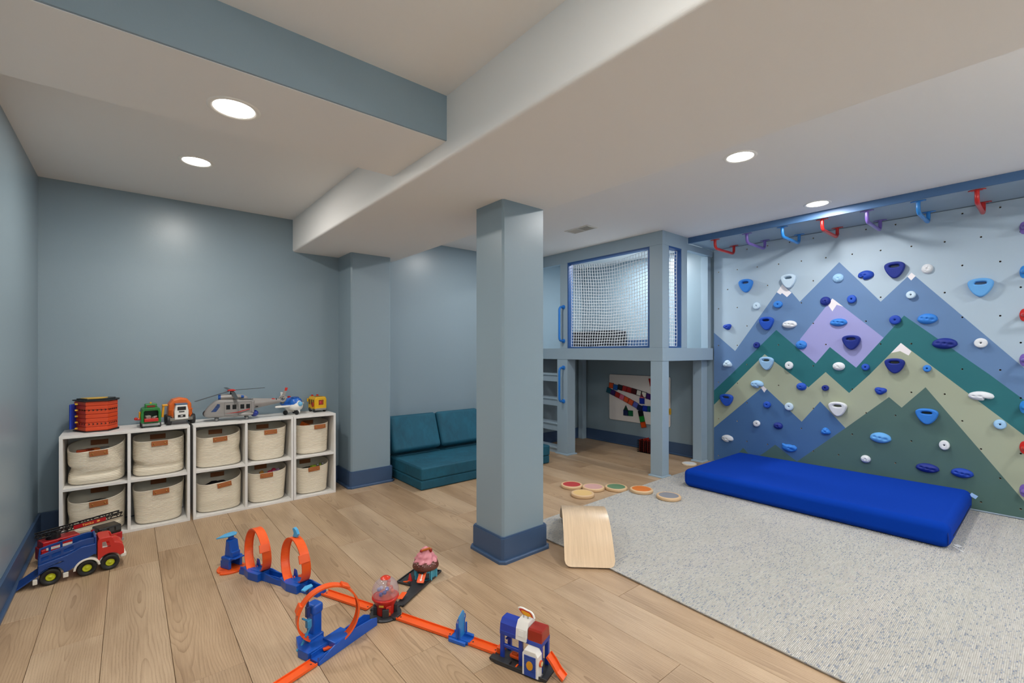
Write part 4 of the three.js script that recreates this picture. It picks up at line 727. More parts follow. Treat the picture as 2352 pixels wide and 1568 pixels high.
{ // orange and white dump truck facing the viewer
  const t = thing('toy_truck', 'orange toy cement truck with white cab facing the room', 'toy truck', [0.293, SH, -4.285], 0.06), og = plastic(0xe0691c, 0.4);
  part('bucket', (() => { const s = poly([[-0.075, 0.06], [0.075, 0.06], [0.07, 0.15], [0.045, 0.186], [0, 0.197], [-0.045, 0.186], [-0.07, 0.15]]); return ext(s, 0.10, 0.012, 3).translate(0, 0, -0.035); })(), og, t);
  part('cab', (() => { const s = poly([[-0.042, 0.04], [0.042, 0.04], [0.044, 0.10], [0.035, 0.148], [-0.035, 0.148], [-0.044, 0.10]]); return ext(s, 0.06, 0.006, 2).translate(0, 0, 0.05); })(), white, t);
  part('cab_roof', cb(0.076, 0.014, 0.062, 0, 0.152, 0.048, 0.005), plastic(0x47627e), t);
  part('windscreen', cb(0.052, 0.026, 0.003, 0, 0.122, 0.0805), plastic(0x2a2627, 0.15), t); part('grille', mg([cb(0.046, 0.018, 0.004, 0, 0.066, 0.0808, 0.001), cb(0.034, 0.007, 0.004, 0, 0.098, 0.0808)]), black, t); part('badge', cb(0.014, 0.006, 0.002, 0, 0.066, 0.0838), white, t);
  part('bumper', cb(0.14, 0.022, 0.05, 0, 0.042, 0.05, 0.004), plastic(0x77746c, 0.5), t);
  for (const sx of [-1, 1]) { for (let k = 0; k < 3; k++) part('railing', cyl(0.003, 0.003, 0.06, sx * (0.052 + k * 0.008), 0.085, 0.066 - k * 0.012, 'y', 8), og, t); part('rail_top', cb(0.028, 0.006, 0.008, sx * 0.06, 0.113, 0.058, 0.002, [0, sx * 0.4, 0]), og, t);
    for (const z of [-0.06, 0.035]) { const w = wheel(t, 0.036, 0.03, sx * 0.073, 0.036, z, black, grey, 0.5); w.rotation.y = sx * PI / 2; } }
}
{ // helicopter
  const t = thing('toy_helicopter', 'grey toy helicopter with four dark rotor blades on the middle shelf', 'toy helicopter', [0.64, SH, -4.25], -0.13), hb = plastic(0x95918e, 0.35), dk = plastic(0x42474a, 0.45), blu = plastic(0x1b56a8, 0.3);
  const s = new THREE.Shape(); s.moveTo(-0.199, 0.062); s.bezierCurveTo(-0.19, 0.10, -0.16, 0.13, -0.134, 0.152); s.bezierCurveTo(-0.12, 0.165, -0.10, 0.17, -0.08, 0.17); s.lineTo(0.12, 0.160); s.lineTo(0.145, 0.148); s.lineTo(0.142, 0.055); s.bezierCurveTo(0.12, 0.035, 0.05, 0.025, -0.02, 0.026); s.lineTo(-0.165, 0.032); s.bezierCurveTo(-0.185, 0.034, -0.199, 0.045, -0.199, 0.062);
  part('fuselage', ext(s, 0.12, 0.022, 5, 10), hb, t);
  part('nose_cone', sph(0.026, -0.186, 0.062, 0, 0.8, 1, 1.25), dk, t);
  part('tail_boom', cyl(0.046, 0.017, 0.21, 0.232, 0.118, 0, 'x', 24).rotateZ(0.06).translate(0.006, -0.004, 0), hb, t);
  part('red_stripe', cyl(0.0222, 0.0195, 0.022, 0.285, 0.1245, 0, 'x', 24).rotateZ(0.06).translate(0.006, -0.006, 0), red, t); part('black_stripe', cyl(0.0195, 0.0185, 0.006, 0.308, 0.127, 0, 'x', 24).rotateZ(0.06).translate(0.006, -0.007, 0), black, t);
  const fan = part('tail_fan_ring', new THREE.TorusGeometry(0.023, 0.008, 10, 32).translate(0.352, 0.148, 0), hb, t);
  for (let k = 0; k < 5; k++) part('fan_blade', cb(0.021, 0.007, 0.003, 0.010, 0, 0, 0.001).rotateZ(k * 2 * PI / 5).translate(0.352, 0.148, 0), dk, fan);
  part('tail_fin', ext([[0.345, 0.172], [0.372, 0.172], [0.392, 0.238], [0.372, 0.240]], 0.012, 0.003), hb, t); part('fin_tip', ext([[0.366, 0.214], [0.386, 0.214], [0.393, 0.240], [0.372, 0.242]], 0.014, 0.003), red, t); part('tail_skid', ext([[0.335, 0.125], [0.37, 0.122], [0.36, 0.105], [0.348, 0.105]], 0.010, 0.002), dk, t);
  const glass = plastic(0x14161a, 0.12);
  for (const x of [-0.038, 0.004, 0.058, 0.098]) part('cabin_window', cb(0.027, 0.036, 0.004, x, 0.108, 0.0595, 0.002), glass, t);
  part('cockpit_window', ext([[-0.155, 0.076], [-0.118, 0.076], [-0.092, 0.112], [-0.092, 0.135], [-0.11, 0.138], [-0.135, 0.10]], 0.004, 0.001).translate(0, 0, 0.058), blu, t); part('windscreen', ext([[-0.16, 0.112], [-0.128, 0.148], [-0.10, 0.158], [-0.10, 0.150], [-0.124, 0.140], [-0.152, 0.108]], 0.09, 0.002), plastic(0xa9b6bf, 0.1), t);
  part('door_line', mg([cb(0.0015, 0.10, 0.002, -0.062, 0.094, 0.0602), cb(0.0015, 0.10, 0.002, 0.03, 0.094, 0.0602), cb(0.0015, 0.10, 0.002, 0.122, 0.094, 0.0602), cb(0.186, 0.0015, 0.002, 0.03, 0.044, 0.0602), cb(0.186, 0.0015, 0.002, 0.03, 0.146, 0.0602)]), dk, t);
  part('red_swoosh', ext([[-0.058, 0.058], [0.03, 0.068], [0.11, 0.089], [0.11, 0.083], [0.03, 0.062]], 0.003).translate(0, 0, 0.0598), red, t); part('black_swoosh', ext([[-0.02, 0.058], [0.05, 0.060], [0.11, 0.079], [0.11, 0.076], [0.05, 0.056]], 0.003).translate(0, 0, 0.0596), black, t);
  part('side_vent', cb(0.018, 0.009, 0.003, 0.16, 0.10, 0.047), black, t); part('roof_rail', cb(0.10, 0.004, 0.01, 0.085, 0.166, 0.05, 0.001, [0, 0, -0.05]), dk, t);
  for (const z of [-0.03, 0.03]) { part('engine', mg([cyl(0.019, 0.019, 0.09, -0.045, 0.186, z, 'x', 20), cyl(0.019, 0.012, 0.05, 0.025, 0.184, z, 'x', 20)]), hb, t); part('engine_intake', cyl(0.016, 0.0195, 0.018, -0.096, 0.186, z, 'x', 20), blu, t); part('exhaust', cyl(0.013, 0.009, 0.02, 0.06, 0.184, z, 'x', 14), blu, t); }
  part('engine_cover', sph(0.05, 0.02, 0.168, 0, 1.6, 0.7, 0.6), hb, t); part('rotor_mast', cyl(0.013, 0.01, 0.05, -0.015, 0.212, 0, 'y', 14), dk, t);
  part('rotor_hub', lathe([[0.0001, 0.246], [0.018, 0.244], [0.030, 0.237], [0.030, 0.231], [0.0001, 0.229]], 28).translate(-0.015, 0, 0), red, t);
  for (const [a, d, l] of [[PI + 0.38, -0.26, 0.26], [0.33, 0.02, 0.25], [PI / 2 + 0.25, 0.08, 0.16], [-PI / 2 + 0.2, -0.34, 0.17]]) { const b = part('rotor_blade', ext([[0.015, -0.010], [0.05, -0.016], [l, -0.013], [l + 0.006, 0.004], [l, 0.013], [0.05, 0.012], [0.015, 0.010]], 0.003, 0.001).rotateX(PI / 2).rotateZ(d), dk, t); b.position.set(-0.015, 0.236, 0); b.rotation.y = a; }
  part('sponson', sph(0.03, 0.085, 0.045, 0.062, 1.7, 0.45, 0.45), hb, t); part('sponson', sph(0.03, 0.085, 0.045, -0.062, 1.7, 0.45, 0.45), hb, t); part('blue_tail_hatch', sph(0.03, 0.145, 0.042, 0, 1, 0.9, 1.3), plastic(0x18308c), t);
  for (const [x, z] of [[-0.115, 0.045], [-0.115, -0.045], [0.09, 0.058], [0.09, -0.058]]) wheel(t, 0.015, 0.014, x, 0.015, z, plastic(0x55585a), grey, 0.6);
}
{ // blue and white plane
  const t = thing('toy_plane', 'chunky blue and white toy plane beside the helicopter tail', 'toy plane', [1.085, SH, -4.285], -0.95), bl = plastic(0x1f66c4, 0.3), lb = plastic(0x6fb6e0, 0.3);
  t.scale.setScalar(1.12);
  // nose along +x
  part('fuselage', lathe([[0.0001, -0.10], [0.018, -0.098], [0.030, -0.07], [0.044, -0.02], [0.047, 0.03], [0.040, 0.06], [0.0001, 0.07]], 28).rotateZ(-PI / 2).translate(0, 0.088, 0), bl, t);
  part('belly', lathe([[0.0001, -0.085], [0.026, -0.07], [0.046, -0.02], [0.05, 0.03], [0.043, 0.066], [0.0001, 0.078]], 28).rotateZ(-PI / 2).scale(1, 0.72, 1).translate(0, 0.066, 0), white, t);
  part('nose', sph(0.019, 0.073, 0.082, 0), lb, t); part('nose_ring', new THREE.TorusGeometry(0.021, 0.007, 10, 24).rotateY(PI / 2).translate(0.062, 0.082, 0), white, t);
  for (const z of [-1, 1]) { part('headlight', sph(0.013, 0.055, 0.080, z * 0.029), white, t); part('wing', (() => { const s = new THREE.Shape(); s.moveTo(0.03, 0.02); s.bezierCurveTo(0.03, 0.08, 0.01, 0.14, -0.02, 0.15); s.bezierCurveTo(-0.04, 0.15, -0.045, 0.08, -0.04, 0.02); s.closePath(); return ext(s, 0.014, 0.005, 2).rotateX(z * PI / 2).translate(0, 0.072, 0); })(), white, t); part('wing_root', (() => { const s = new THREE.Shape(); s.moveTo(0.03, 0.02); s.bezierCurveTo(0.03, 0.06, 0.015, 0.095, -0.01, 0.095); s.bezierCurveTo(-0.035, 0.09, -0.04, 0.06, -0.04, 0.02); s.closePath(); return ext(s, 0.018, 0.006, 2).rotateX(z * PI / 2).translate(0, 0.078, 0); })(), bl, t); }
  part('cockpit_rim', new THREE.TorusGeometry(0.024, 0.005, 8, 24).rotateX(PI / 2).translate(0.028, 0.131, 0), plastic(0x174f9e), t); part('cabin_opening', cyl(0.021, 0.021, 0.006, 0.028, 0.1305, 0), black, t); part('roof_button', cyl(0.012, 0.012, 0.014, -0.028, 0.134, 0), red, t); part('roof_trim', cb(0.03, 0.008, 0.05, -0.055, 0.125, 0, 0.004), white, t);
  part('tail', ext([[-0.10, 0.10], [-0.06, 0.115], [-0.085, 0.168], [-0.105, 0.17]], 0.014, 0.005), white, t); part('tailplane', cb(0.035, 0.008, 0.10, -0.085, 0.1, 0, 0.004), white, t);
  part('front_leg', cb(0.03, 0.045, 0.024, 0.052, 0.036, 0, 0.006), white, t);
  const w = wheel(t, 0.017, 0.013, 0.056, 0.017, 0.016, black, black); wheel(t, 0.018, 0.014, -0.02, 0.018, 0.048, black, black); wheel(t, 0.018, 0.014, -0.02, 0.018, -0.048, black, black);
  part('rear_axle', cb(0.014, 0.04, 0.08, -0.02, 0.034, 0, 0.004), white, t);
}
{ // yellow bus from behind
  const t = thing('toy_bus', 'yellow toy school bus at the right end of the shelves', 'toy bus', [1.312, SH, -4.335], 0.12);
  const s = poly([[-0.052, 0.032], [0.052, 0.032], [0.052, 0.118], [0.042, 0.138], [-0.042, 0.138], [-0.052, 0.118]]); part('body', ext(s, 0.15, 0.008, 3), yellow, t);
  part('grey_skirt', cb(0.1, 0.02, 0.148, 0, 0.028, 0, 0.004), plastic(0x8d8a84), t);
  part('rear_window', cb(0.052, 0.046, 0.004, 0, 0.088, 0.0745, 0.001), plastic(0x9a4416, 0.3), t); part('rear_window_frame', new THREE.TorusGeometry(0.036, 0.004, 6, 4, 2 * PI).rotateZ(PI / 4).translate(0, 0.088, 0.0755), plastic(0xf0c62a), t); part('red_passenger', mg([sph(0.016, -0.003, 0.085, 0.068, 1, 1.1, 0.9), sph(0.008, 0.006, 0.103, 0.07)]), plastic(0xc3282e), t);
  for (const z of [-0.045, -0.005, 0.035]) { part('side_window', cb(0.003, 0.045, 0.022, -0.0522, 0.09, z), plastic(0x5a4210, 0.4), t); part('side_window', cb(0.003, 0.045, 0.022, 0.0522, 0.09, z), plastic(0x5a4210, 0.4), t); }
  part('roof_opening', cb(0.055, 0.003, 0.06, 0, 0.1385, 0.012), plastic(0x7a5a10), t); part('roof_lights', mg([cyl(0.009, 0.009, 0.012, -0.024, 0.143, -0.055, 'z', 14), cyl(0.009, 0.009, 0.012, 0.024, 0.143, -0.055, 'z', 14)]), red, t); part('stop_sign', cyl(0.022, 0.022, 0.005, -0.056, 0.07, 0.03, 'x', 8), plastic(0xb8321c), t); part('mirror', cb(0.012, 0.03, 0.006, -0.062, 0.105, -0.06, 0.003), yellow, t);
  for (const sx of [-1, 1]) for (const z of [-0.045, 0.045]) { const w = wheel(t, 0.021, 0.016, sx * 0.044, 0.021, z, black, plastic(0x2a2a2c)); w.rotation.y = sx * PI / 2; }
}
// ---------------------------------------------------------------- trucks on the floor by the left wall
{
  const t = thing('car_carrier_truck', 'big blue and red toy car carrier with yellow wheel hubs and lowered ramp', 'toy truck', [-0.245, 0, -3.535], 0.11);
  const bl = plastic(0x123f86, 0.35), rd = plastic(0xc9281c, 0.35), ty = plastic(0x1b1a19, 0.7), hub = plastic(0xc4c81e, 0.35), wh = plastic(0xe6dfd2, 0.45), W = 0.066;
  part('chassis', mg([cb(0.15, 0.03, 0.10, 0.115, 0.058, 0, 0.006), cb(0.20, 0.02, 0.08, -0.03, 0.062, 0, 0.004)]), wh, t);
  part('mudguard', mg([-1, 1].map(s => { const a = new THREE.Shape(); a.absarc(0.055, 0.042, 0.056, 0.1, PI, false); a.absarc(0.055, 0.042, 0.046, PI, 0.1, true); return ext(a, 0.036, 0.003).translate(0, 0, s * 0.062); })), wh, t);
  // cab with rounded bonnet and open window
  const c = new THREE.Shape(); c.moveTo(0.100, 0.055); c.lineTo(0.098, 0.16); c.bezierCurveTo(0.10, 0.186, 0.106, 0.19, 0.12, 0.19); c.lineTo(0.150, 0.188); c.bezierCurveTo(0.162, 0.186, 0.166, 0.18, 0.172, 0.152); c.bezierCurveTo(0.20, 0.146, 0.214, 0.13, 0.214, 0.10); c.lineTo(0.214, 0.075); c.lineTo(0.197, 0.07); c.absarc(0.152, 0.044, 0.050, 0.5, PI - 0.25, false);
  const hole = new THREE.Path(); [[0.116, 0.128], [0.116, 0.168], [0.150, 0.168], [0.158, 0.132], [0.154, 0.128]].forEach((p, i) => i ? hole.lineTo(...p) : hole.moveTo(...p)); const cs = c.clone(); cs.holes.push(hole);
  part('cab', mg([ext(cs, 0.02, 0.003, 2).translate(0, 0, W - 0.01), ext(cs, 0.02, 0.003, 2).translate(0, 0, -W + 0.01), cb(0.05, 0.012, 0.118, 0.128, 0.184, 0, 0.005), cb(0.012, 0.10, 0.118, 0.106, 0.12, 0, 0.004), cb(0.05, 0.055, 0.12, 0.186, 0.118, 0, 0.02), cb(0.095, 0.03, 0.10, 0.150, 0.105, 0, 0.005)]), rd, t);
  part('seat', mg([cb(0.03, 0.012, 0.10, 0.128, 0.128, 0, 0.003), cb(0.01, 0.035, 0.10, 0.116, 0.14, 0, 0.003)]), wh, t); part('bumper', cb(0.028, 0.026, 0.13, 0.211, 0.066, 0, 0.008), wh, t);
  for (const s of [-1, 1]) for (const x of [-0.088, 0.055, 0.152]) wheel(t, 0.042, 0.034, x, 0.042, s * 0.056, ty, hub, 0.5);
  // blue carrier bed: two side walls with slots, deck, ramp
  const sd = new THREE.Shape(); sd.moveTo(-0.135, 0.02); sd.lineTo(-0.135, 0.118); sd.lineTo(-0.02, 0.142); sd.lineTo(0.03, 0.165); sd.lineTo(0.09, 0.168); sd.lineTo(0.088, 0.112); sd.lineTo(0.03, 0.085); sd.lineTo(-0.01, 0.055); sd.lineTo(-0.035, 0.05); sd.absarc(-0.088, 0.042, 0.052, 0.15, PI - 0.5, false);
  const slot = new THREE.Path(); [[-0.11, 0.102], [-0.045, 0.118], [-0.03, 0.112], [-0.06, 0.102], [-0.11, 0.096]].forEach((p, i) => i ? slot.lineTo(...p) : slot.moveTo(...p)); sd.holes.push(slot);
  const up = new THREE.Shape(); up.moveTo(-0.135, 0.115); up.lineTo(-0.13, 0.166); up.lineTo(-0.09, 0.176); up.lineTo(0.03, 0.196); up.bezierCurveTo(0.06, 0.205, 0.085, 0.202, 0.092, 0.192); up.lineTo(0.09, 0.16); up.lineTo(0.03, 0.158); up.lineTo(-0.02, 0.140);
  for (const q of [[-0.126, 0.126, 0.034], [-0.086, 0.134, 0.040], [-0.040, 0.146, 0.044]]) { const h = new THREE.Path(); [[q[0], q[1]], [q[0], q[1] + 0.033], [q[0] + q[2], q[1] + 0.039], [q[0] + q[2], q[1] + 0.008]].forEach((p, i) => i ? h.lineTo(...p) : h.moveTo(...p)); up.holes.push(h); }
  part('near_side_panel', ext(sd, 0.012, 0.003).translate(0, 0, W), bl, t); part('far_side_panel', ext(sd, 0.012, 0.003).translate(0, 0, -W), bl, t); part('near_guard', ext(up, 0.008, 0.002).translate(0, 0, W - 0.012), bl, t); part('far_guard', ext(up, 0.008, 0.002).translate(0, 0, -W), bl, t);
  part('deck', mg([cb(0.235, 0.008, 0.125, -0.02, 0.128, 0, 0.002, [0, 0, 0.22]), cb(0.01, 0.10, 0.13, 0.09, 0.155, 0, 0.004)]), bl, t);
  part('ramp', cb(0.155, 0.008, 0.115, -0.160, 0.046, 0.0, 0.003, [0, 0, 0.58]), bl, t); part('mud_flap', mg([cb(0.018, 0.026, 0.02, -0.146, 0.035, W, 0.003), cb(0.022, 0.026, 0.02, -0.03, 0.035, W, 0.003)]), wh, t);
}
{
  const t = thing('fire_truck', 'red and black toy fire truck with a long black ladder', 'toy truck', [-0.228, 0, -3.895], 0.35), rd = plastic(0xb5171f, 0.35), bk = plastic(0x121113, 0.3), wh = plastic(0xdcd9d6, 0.4), W = 0.055;
  part('cab_body', mg([cb(0.12, 0.058, 2 * W, 0.125, 0.05, 0, 0.006)]), rd, t);
  part('cab_top', mg([cb(0.118, 0.052, 2 * W - 0.004, 0.122, 0.104, 0, 0.008)]), bk, t);
  for (const x of [0.09, 0.128, 0.162]) part('cab_window', cb(0.026, 0.026, 0.003, x, 0.108, W - 0.001, 0.001), plastic(0x3c4042, 0.1), t);
  part('cab_bumper', cb(0.012, 0.018, 2 * W + 0.004, 0.186, 0.03, 0, 0.003), plastic(0x9a9a98), t);
  part('body', mg([cb(0.20, 0.070, 2 * W, -0.095, 0.058, 0, 0.004), cb(0.165, 0.045, 2 * W - 0.012, -0.105, 0.112, 0, 0.004)]), rd, t); part('stripe', mg([cb(0.15, 0.014, 0.002, -0.10, 0.094, W + 0.0005), cb(0.05, 0.02, 0.002, -0.16, 0.055, W + 0.0005)]), wh, t);
  part('pump_panel', mg([cb(0.055, 0.075, 2 * W - 0.004, 0.034, 0.068, 0, 0.003)]), plastic(0x9b9a9a, 0.35), t); for (let k = 0; k < 4; k++) part('gauge', cyl(0.006, 0.006, 0.006, 0.018 + (k % 2) * 0.03, 0.06 + (k >> 1) * 0.026, W, 'z', 10), k % 2 ? bk : wh, t);
  part('badge', ext([[-0.018, 0], [0, 0.012], [0.018, 0], [0, -0.012]], 0.003).translate(-0.11, 0.118, W - 0.005), bk, t);
  part('turntable', cyl(0.035, 0.03, 0.04, -0.13, 0.145, 0, 'y', 24), bk, t); part('beacon', cyl(0.009, 0.008, 0.02, 0.045, 0.118, 0.02, 'y', 12), rd, t);
  for (const s of [-1, 1]) for (const x of [-0.12, 0.115]) wheel(t, 0.033, 0.024, x, 0.033, s * (W - 0.008), plastic(0x191817, 0.7), wh, 0.55);
  // ladder: rails, rungs and the red name plate
  const lad = part('ladder', mg([-1, 1].flatMap(s => [cb(0.40, 0.008, 0.006, 0.0, 0.012, s * 0.024, 0.001), cb(0.40, 0.006, 0.006, 0.0, -0.012, s * 0.024, 0.001), ...Array.from({ length: 17 }, (_, i) => cb(0.004, 0.024, 0.005, -0.192 + i * 0.024, 0, s * 0.024, 0, [0, 0, i % 2 ? 0.6 : -0.6]))]).concat(Array.from({ length: 13 }, (_, i) => cyl(0.003, 0.003, 0.048, -0.19 + i * 0.0317, 0.006, 0, 'z', 6)))), bk, t, 'black plastic extension ladder');
  lad.position.set(-0.005, 0.176, 0.0); lad.rotation.z = 0.045;
  const plate = canvasTex(512, 80, (c, w, h) => { c.fillStyle = '#b3131d'; c.fillRect(0, 0, w, h); c.fillStyle = '#f3c05a'; c.font = 'bold 62px sans-serif'; c.textBaseline = 'middle'; c.textAlign = 'center'; c.fillText('Tonka', w * 0.44, h * 0.52); c.beginPath(); c.ellipse(w * 0.76, h / 2, 26, 18, 0, 0, 7); c.fill(); });
  part('name_plate', (() => { const g = new THREE.BoxGeometry(0.155, 0.022, 0.003); return g.translate(0.035, 0, 0.0285); })(), M(0xffffff, 0.35, { map: plate }), lad, 'red name plate with yellow lettering');
  const side = canvasTex(512, 96, (c, w, h) => { c.fillStyle = '#b5171f'; c.fillRect(0, 0, w, h); c.fillStyle = '#f0963c'; c.font = 'bold 64px sans-serif'; c.textBaseline = 'middle'; c.fillText('TONKA FIRE', 30, h / 2); });
  part('door_lettering', new THREE.BoxGeometry(0.10, 0.019, 0.002).translate(0.125, 0.064, W + 0.001), M(0xffffff, 0.35, { map: side }), t);
}

// ---------------------------------------------------------------- orange and blue car track on the floor
const orange = plastic(0xee5a16, 0.4), tBlue = plastic(0x0f52b2, 0.35), tSky = plastic(0x4aa5d8, 0.35), char = plastic(0x2a2b2e, 0.5);
// sweep a closed profile [[side, up], ...] along frames {p, s, u}
function sweep(profile, frames, caps = true) {
  const P = [], I = [], n = profile.length;
  for (let i = 0; i < frames.length - 1; i++) for (let k = 0; k < n; k++) {
    const q = (f, pr) => f.p.clone().addScaledVector(f.s, pr[0]).addScaledVector(f.u, pr[1]), a = q(frames[i], profile[k]), b = q(frames[i], profile[(k + 1) % n]), c = q(frames[i + 1], profile[(k + 1) % n]), d = q(frames[i + 1], profile[k]);
    for (const v of [a, b, c, a, c, d]) P.push(v.x, v.y, v.z);
  }
  if (caps) for (const [f, rev] of [[frames[0], 1], [frames[frames.length - 1], 0]]) {
    const tri = THREE.ShapeUtils.triangulateShape(profile.map(p => new THREE.Vector2(...p)), []);
    for (const t of tri) for (const k of rev ? [t[0], t[2], t[1]] : t) { const v = f.p.clone().addScaledVector(f.s, profile[k][0]).addScaledVector(f.u, profile[k][1]); P.push(v.x, v.y, v.z); }
  }
  const g = new THREE.BufferGeometry(); g.setAttribute('position', new THREE.Float32BufferAttribute(P, 3)); g.setAttribute('uv', new THREE.Float32BufferAttribute(new Float32Array(P.length / 3 * 2), 2)); g.computeVertexNormals(); return g;
}
const V3 = (x, y, z) => new THREE.Vector3(x, y, z);
const chanP = (w, h, t = 0.0022) => [[-w / 2, 0], [w / 2, 0], [w / 2, h], [w / 2 - t, h], [w / 2 - t, t], [-w / 2 + t, t], [-w / 2 + t, h], [-w / 2, h]];
// straight channel along local x from a to b at height y
const straight = (a, b, y, w, h, t) => sweep(chanP(w, h, t), [{ p: V3(a, y, 0), s: V3(0, 0, 1), u: V3(0, 1, 0) }, { p: V3(b, y, 0), s: V3(0, 0, 1), u: V3(0, 1, 0) }]);
// loop in the local x-y plane, shifting sideways
function loopG(cx, cy, r, z0, z1, w, a0 = -PI * 0.62, a1 = PI * 1.42, lip = 0.007) {
  const fr = []; for (let i = 0; i <= 72; i++) { const k = i / 72, a = a0 + (a1 - a0) * k, c = Math.cos(a), s = Math.sin(a); fr.push({ p: V3(cx + c * r, cy + s * r, z0 + (z1 - z0) * k), s: V3(0, 0, 1), u: V3(-c, -s, 0) }); }
  return sweep(chanP(w, lip, 0.0028), fr);
}
const aim = (dx, dz) => Math.atan2(-dz, dx);           // turn that points local +x along (dx, dz)
{ // double loop section
  const t = thing('double_loop_track', 'blue toy track section with two orange loops in a row', 'toy track', [0.497, 0, -2.965], aim(0.43, 0.903));
  part('trough', mg([straight(0.0, 0.60, 0.004, 0.046, 0.034, 0.004), cb(0.60, 0.004, 0.05, 0.30, 0.002, 0)]), tBlue, t);
  part('wavy_side_rail', mg([-1, 1].map(s => ext([[0, 0], [0.60, 0], [0.60, 0.036], [0.56, 0.034], [0.50, 0.046], [0.44, 0.044], [0.36, 0.034], [0.30, 0.030], [0.24, 0.038], [0.20, 0.046], [0.10, 0.044], [0.04, 0.034], [0, 0.022]], 0.006, 0.001).translate(0, 0, s * 0.026))), tBlue, t);
  for (const x of [0.125, 0.42]) {
    part('loop_base', mg([ext([[x - 0.10, -0.024], [x + 0.06, -0.024], [x + 0.06, 0.024 + 0.028], [x - 0.02, 0.052], [x - 0.10, 0.024]], 0.042, 0.002).rotateX(PI / 2).translate(0, 0.021, 0), ext([[x - 0.05, 0.04], [x - 0.02, 0.04], [x - 0.03, 0.075], [x - 0.045, 0.08]], 0.006).translate(0, 0, -0.024), ext([[x + 0.02, 0.04], [x + 0.055, 0.04], [x + 0.055, 0.055]], 0.006).translate(0, 0, -0.024)]), tBlue, t);
    const L = part('loop', loopG(0, 0.150, 0.118, -0.022, 0.030, 0.044), orange, t, 'orange loop ribbon'); L.position.x = x; L.rotation.y = -0.36; part('loop_clip', cb(0.008, 0.042, 0.050, 0.118 * Math.cos(0.35) + 0.004, 0.150 + 0.118 * Math.sin(0.35), 0.006, 0.002, [0, 0, 0.35]), orange, L);
  }
  part('top_flipper', ext([[-0.016, 0], [0.012, 0.0], [0.022, 0.018], [0.010, 0.040], [-0.006, 0.050], [-0.018, 0.044], [-0.008, 0.022]], 0.016, 0.003).translate(0.42, 0.27, 0.006), tSky, t, 'light blue flipper'); part('end_post', cb(0.012, 0.03, 0.05, 0.595, 0.018, 0, 0.002), tBlue, t);
}
{ // creature-shaped launcher at the end of the double loop
  const t = thing('tower_launcher', 'blue toy tower with light blue fin on an orange ramp base', 'toy track', [0.452, 0, -3.06], aim(0.43, 0.903));
  t.scale.set(1.35, 1.05, 1.35);
  const s = new THREE.Shape(); s.moveTo(-0.055, -0.012); s.bezierCurveTo(-0.05, 0.03, -0.03, 0.055, 0.0, 0.06); s.lineTo(0.012, 0.052); s.lineTo(0.02, 0.066); s.bezierCurveTo(0.04, 0.06, 0.06, 0.03, 0.062, 0.015); s.lineTo(0.062, -0.03); s.bezierCurveTo(0.03, -0.05, -0.04, -0.05, -0.055, -0.012);
  part('ramp_base', ext(s, 0.010, 0.002).rotateX(PI / 2).translate(0, 0.005, 0), orange, t);
  part('tower_foot', mg([cb(0.05, 0.05, 0.012, 0.0, 0.035, -0.024, 0.003), cb(0.05, 0.05, 0.012, 0.0, 0.035, 0.024, 0.003), cb(0.056, 0.02, 0.062, 0.0, 0.062, 0, 0.006), cb(0.012, 0.04, 0.06, -0.026, 0.03, 0, 0.004)]), tBlue, t);
  part('tower', (() => { const g = ext([[-0.022, 0.06], [0.028, 0.06], [0.022, 0.10], [0.012, 0.155], [-0.012, 0.160], [-0.018, 0.11]], 0.04, 0.006, 2); return g; })(), tBlue, t); part('jaw', mg([cb(0.034, 0.008, 0.044, 0.036, 0.066, 0, 0.003, [0, 0, 0.3]), cb(0.02, 0.03, 0.036, 0.02, 0.085, 0, 0.004)]), tBlue, t);
  part('neck', cb(0.016, 0.02, 0.018, -0.006, 0.166, 0, 0.003), tBlue, t); part('fin', ext([[-0.055, 0.002], [-0.02, 0.024], [0.012, 0.022], [0.022, 0.0], [0.016, -0.020], [-0.015, -0.018]], 0.007, 0.002).rotateX(-PI / 2).rotateZ(0.18).rotateY(1.1).translate(-0.004, 0.184, 0), tSky, t, 'light blue fin plate');
}
function orangeTrack(label, ax, az, bx, bz, y = 0) {
  const L = Math.hypot(bx - ax, bz - az), t = thing('track_strip', label, 'toy track', [ax, y, az], aim(bx - ax, bz - az), 'straight orange track strips');
  part('channel', straight(0, L, 0.0035, 0.049, 0.010, 0.0035), orange, t); part('underside_rib', cb(L, 0.0035, 0.022, L / 2, 0.00175, 0), orange, t);
  for (const x of [0.012, L - 0.012]) part('connector_hole', cyl(0.004, 0.004, 0.001, x, 0.0068, 0, 'y', 10), char, t);
  return t;
}
orangeTrack('orange track strip from the double loop to the gumball machine', 0.772, -2.425, 0.893, -2.145);
orangeTrack('orange track strip between the gumball machine and the blue gate', 0.968, -1.985, 1.085, -1.706);
orangeTrack('short orange track strip between the blue gate and the car wash', 1.122, -1.618, 1.172, -1.492);
orangeTrack('orange track strip leading out of the picture from the front loop', 0.563, -1.908, 0.25, -1.80);
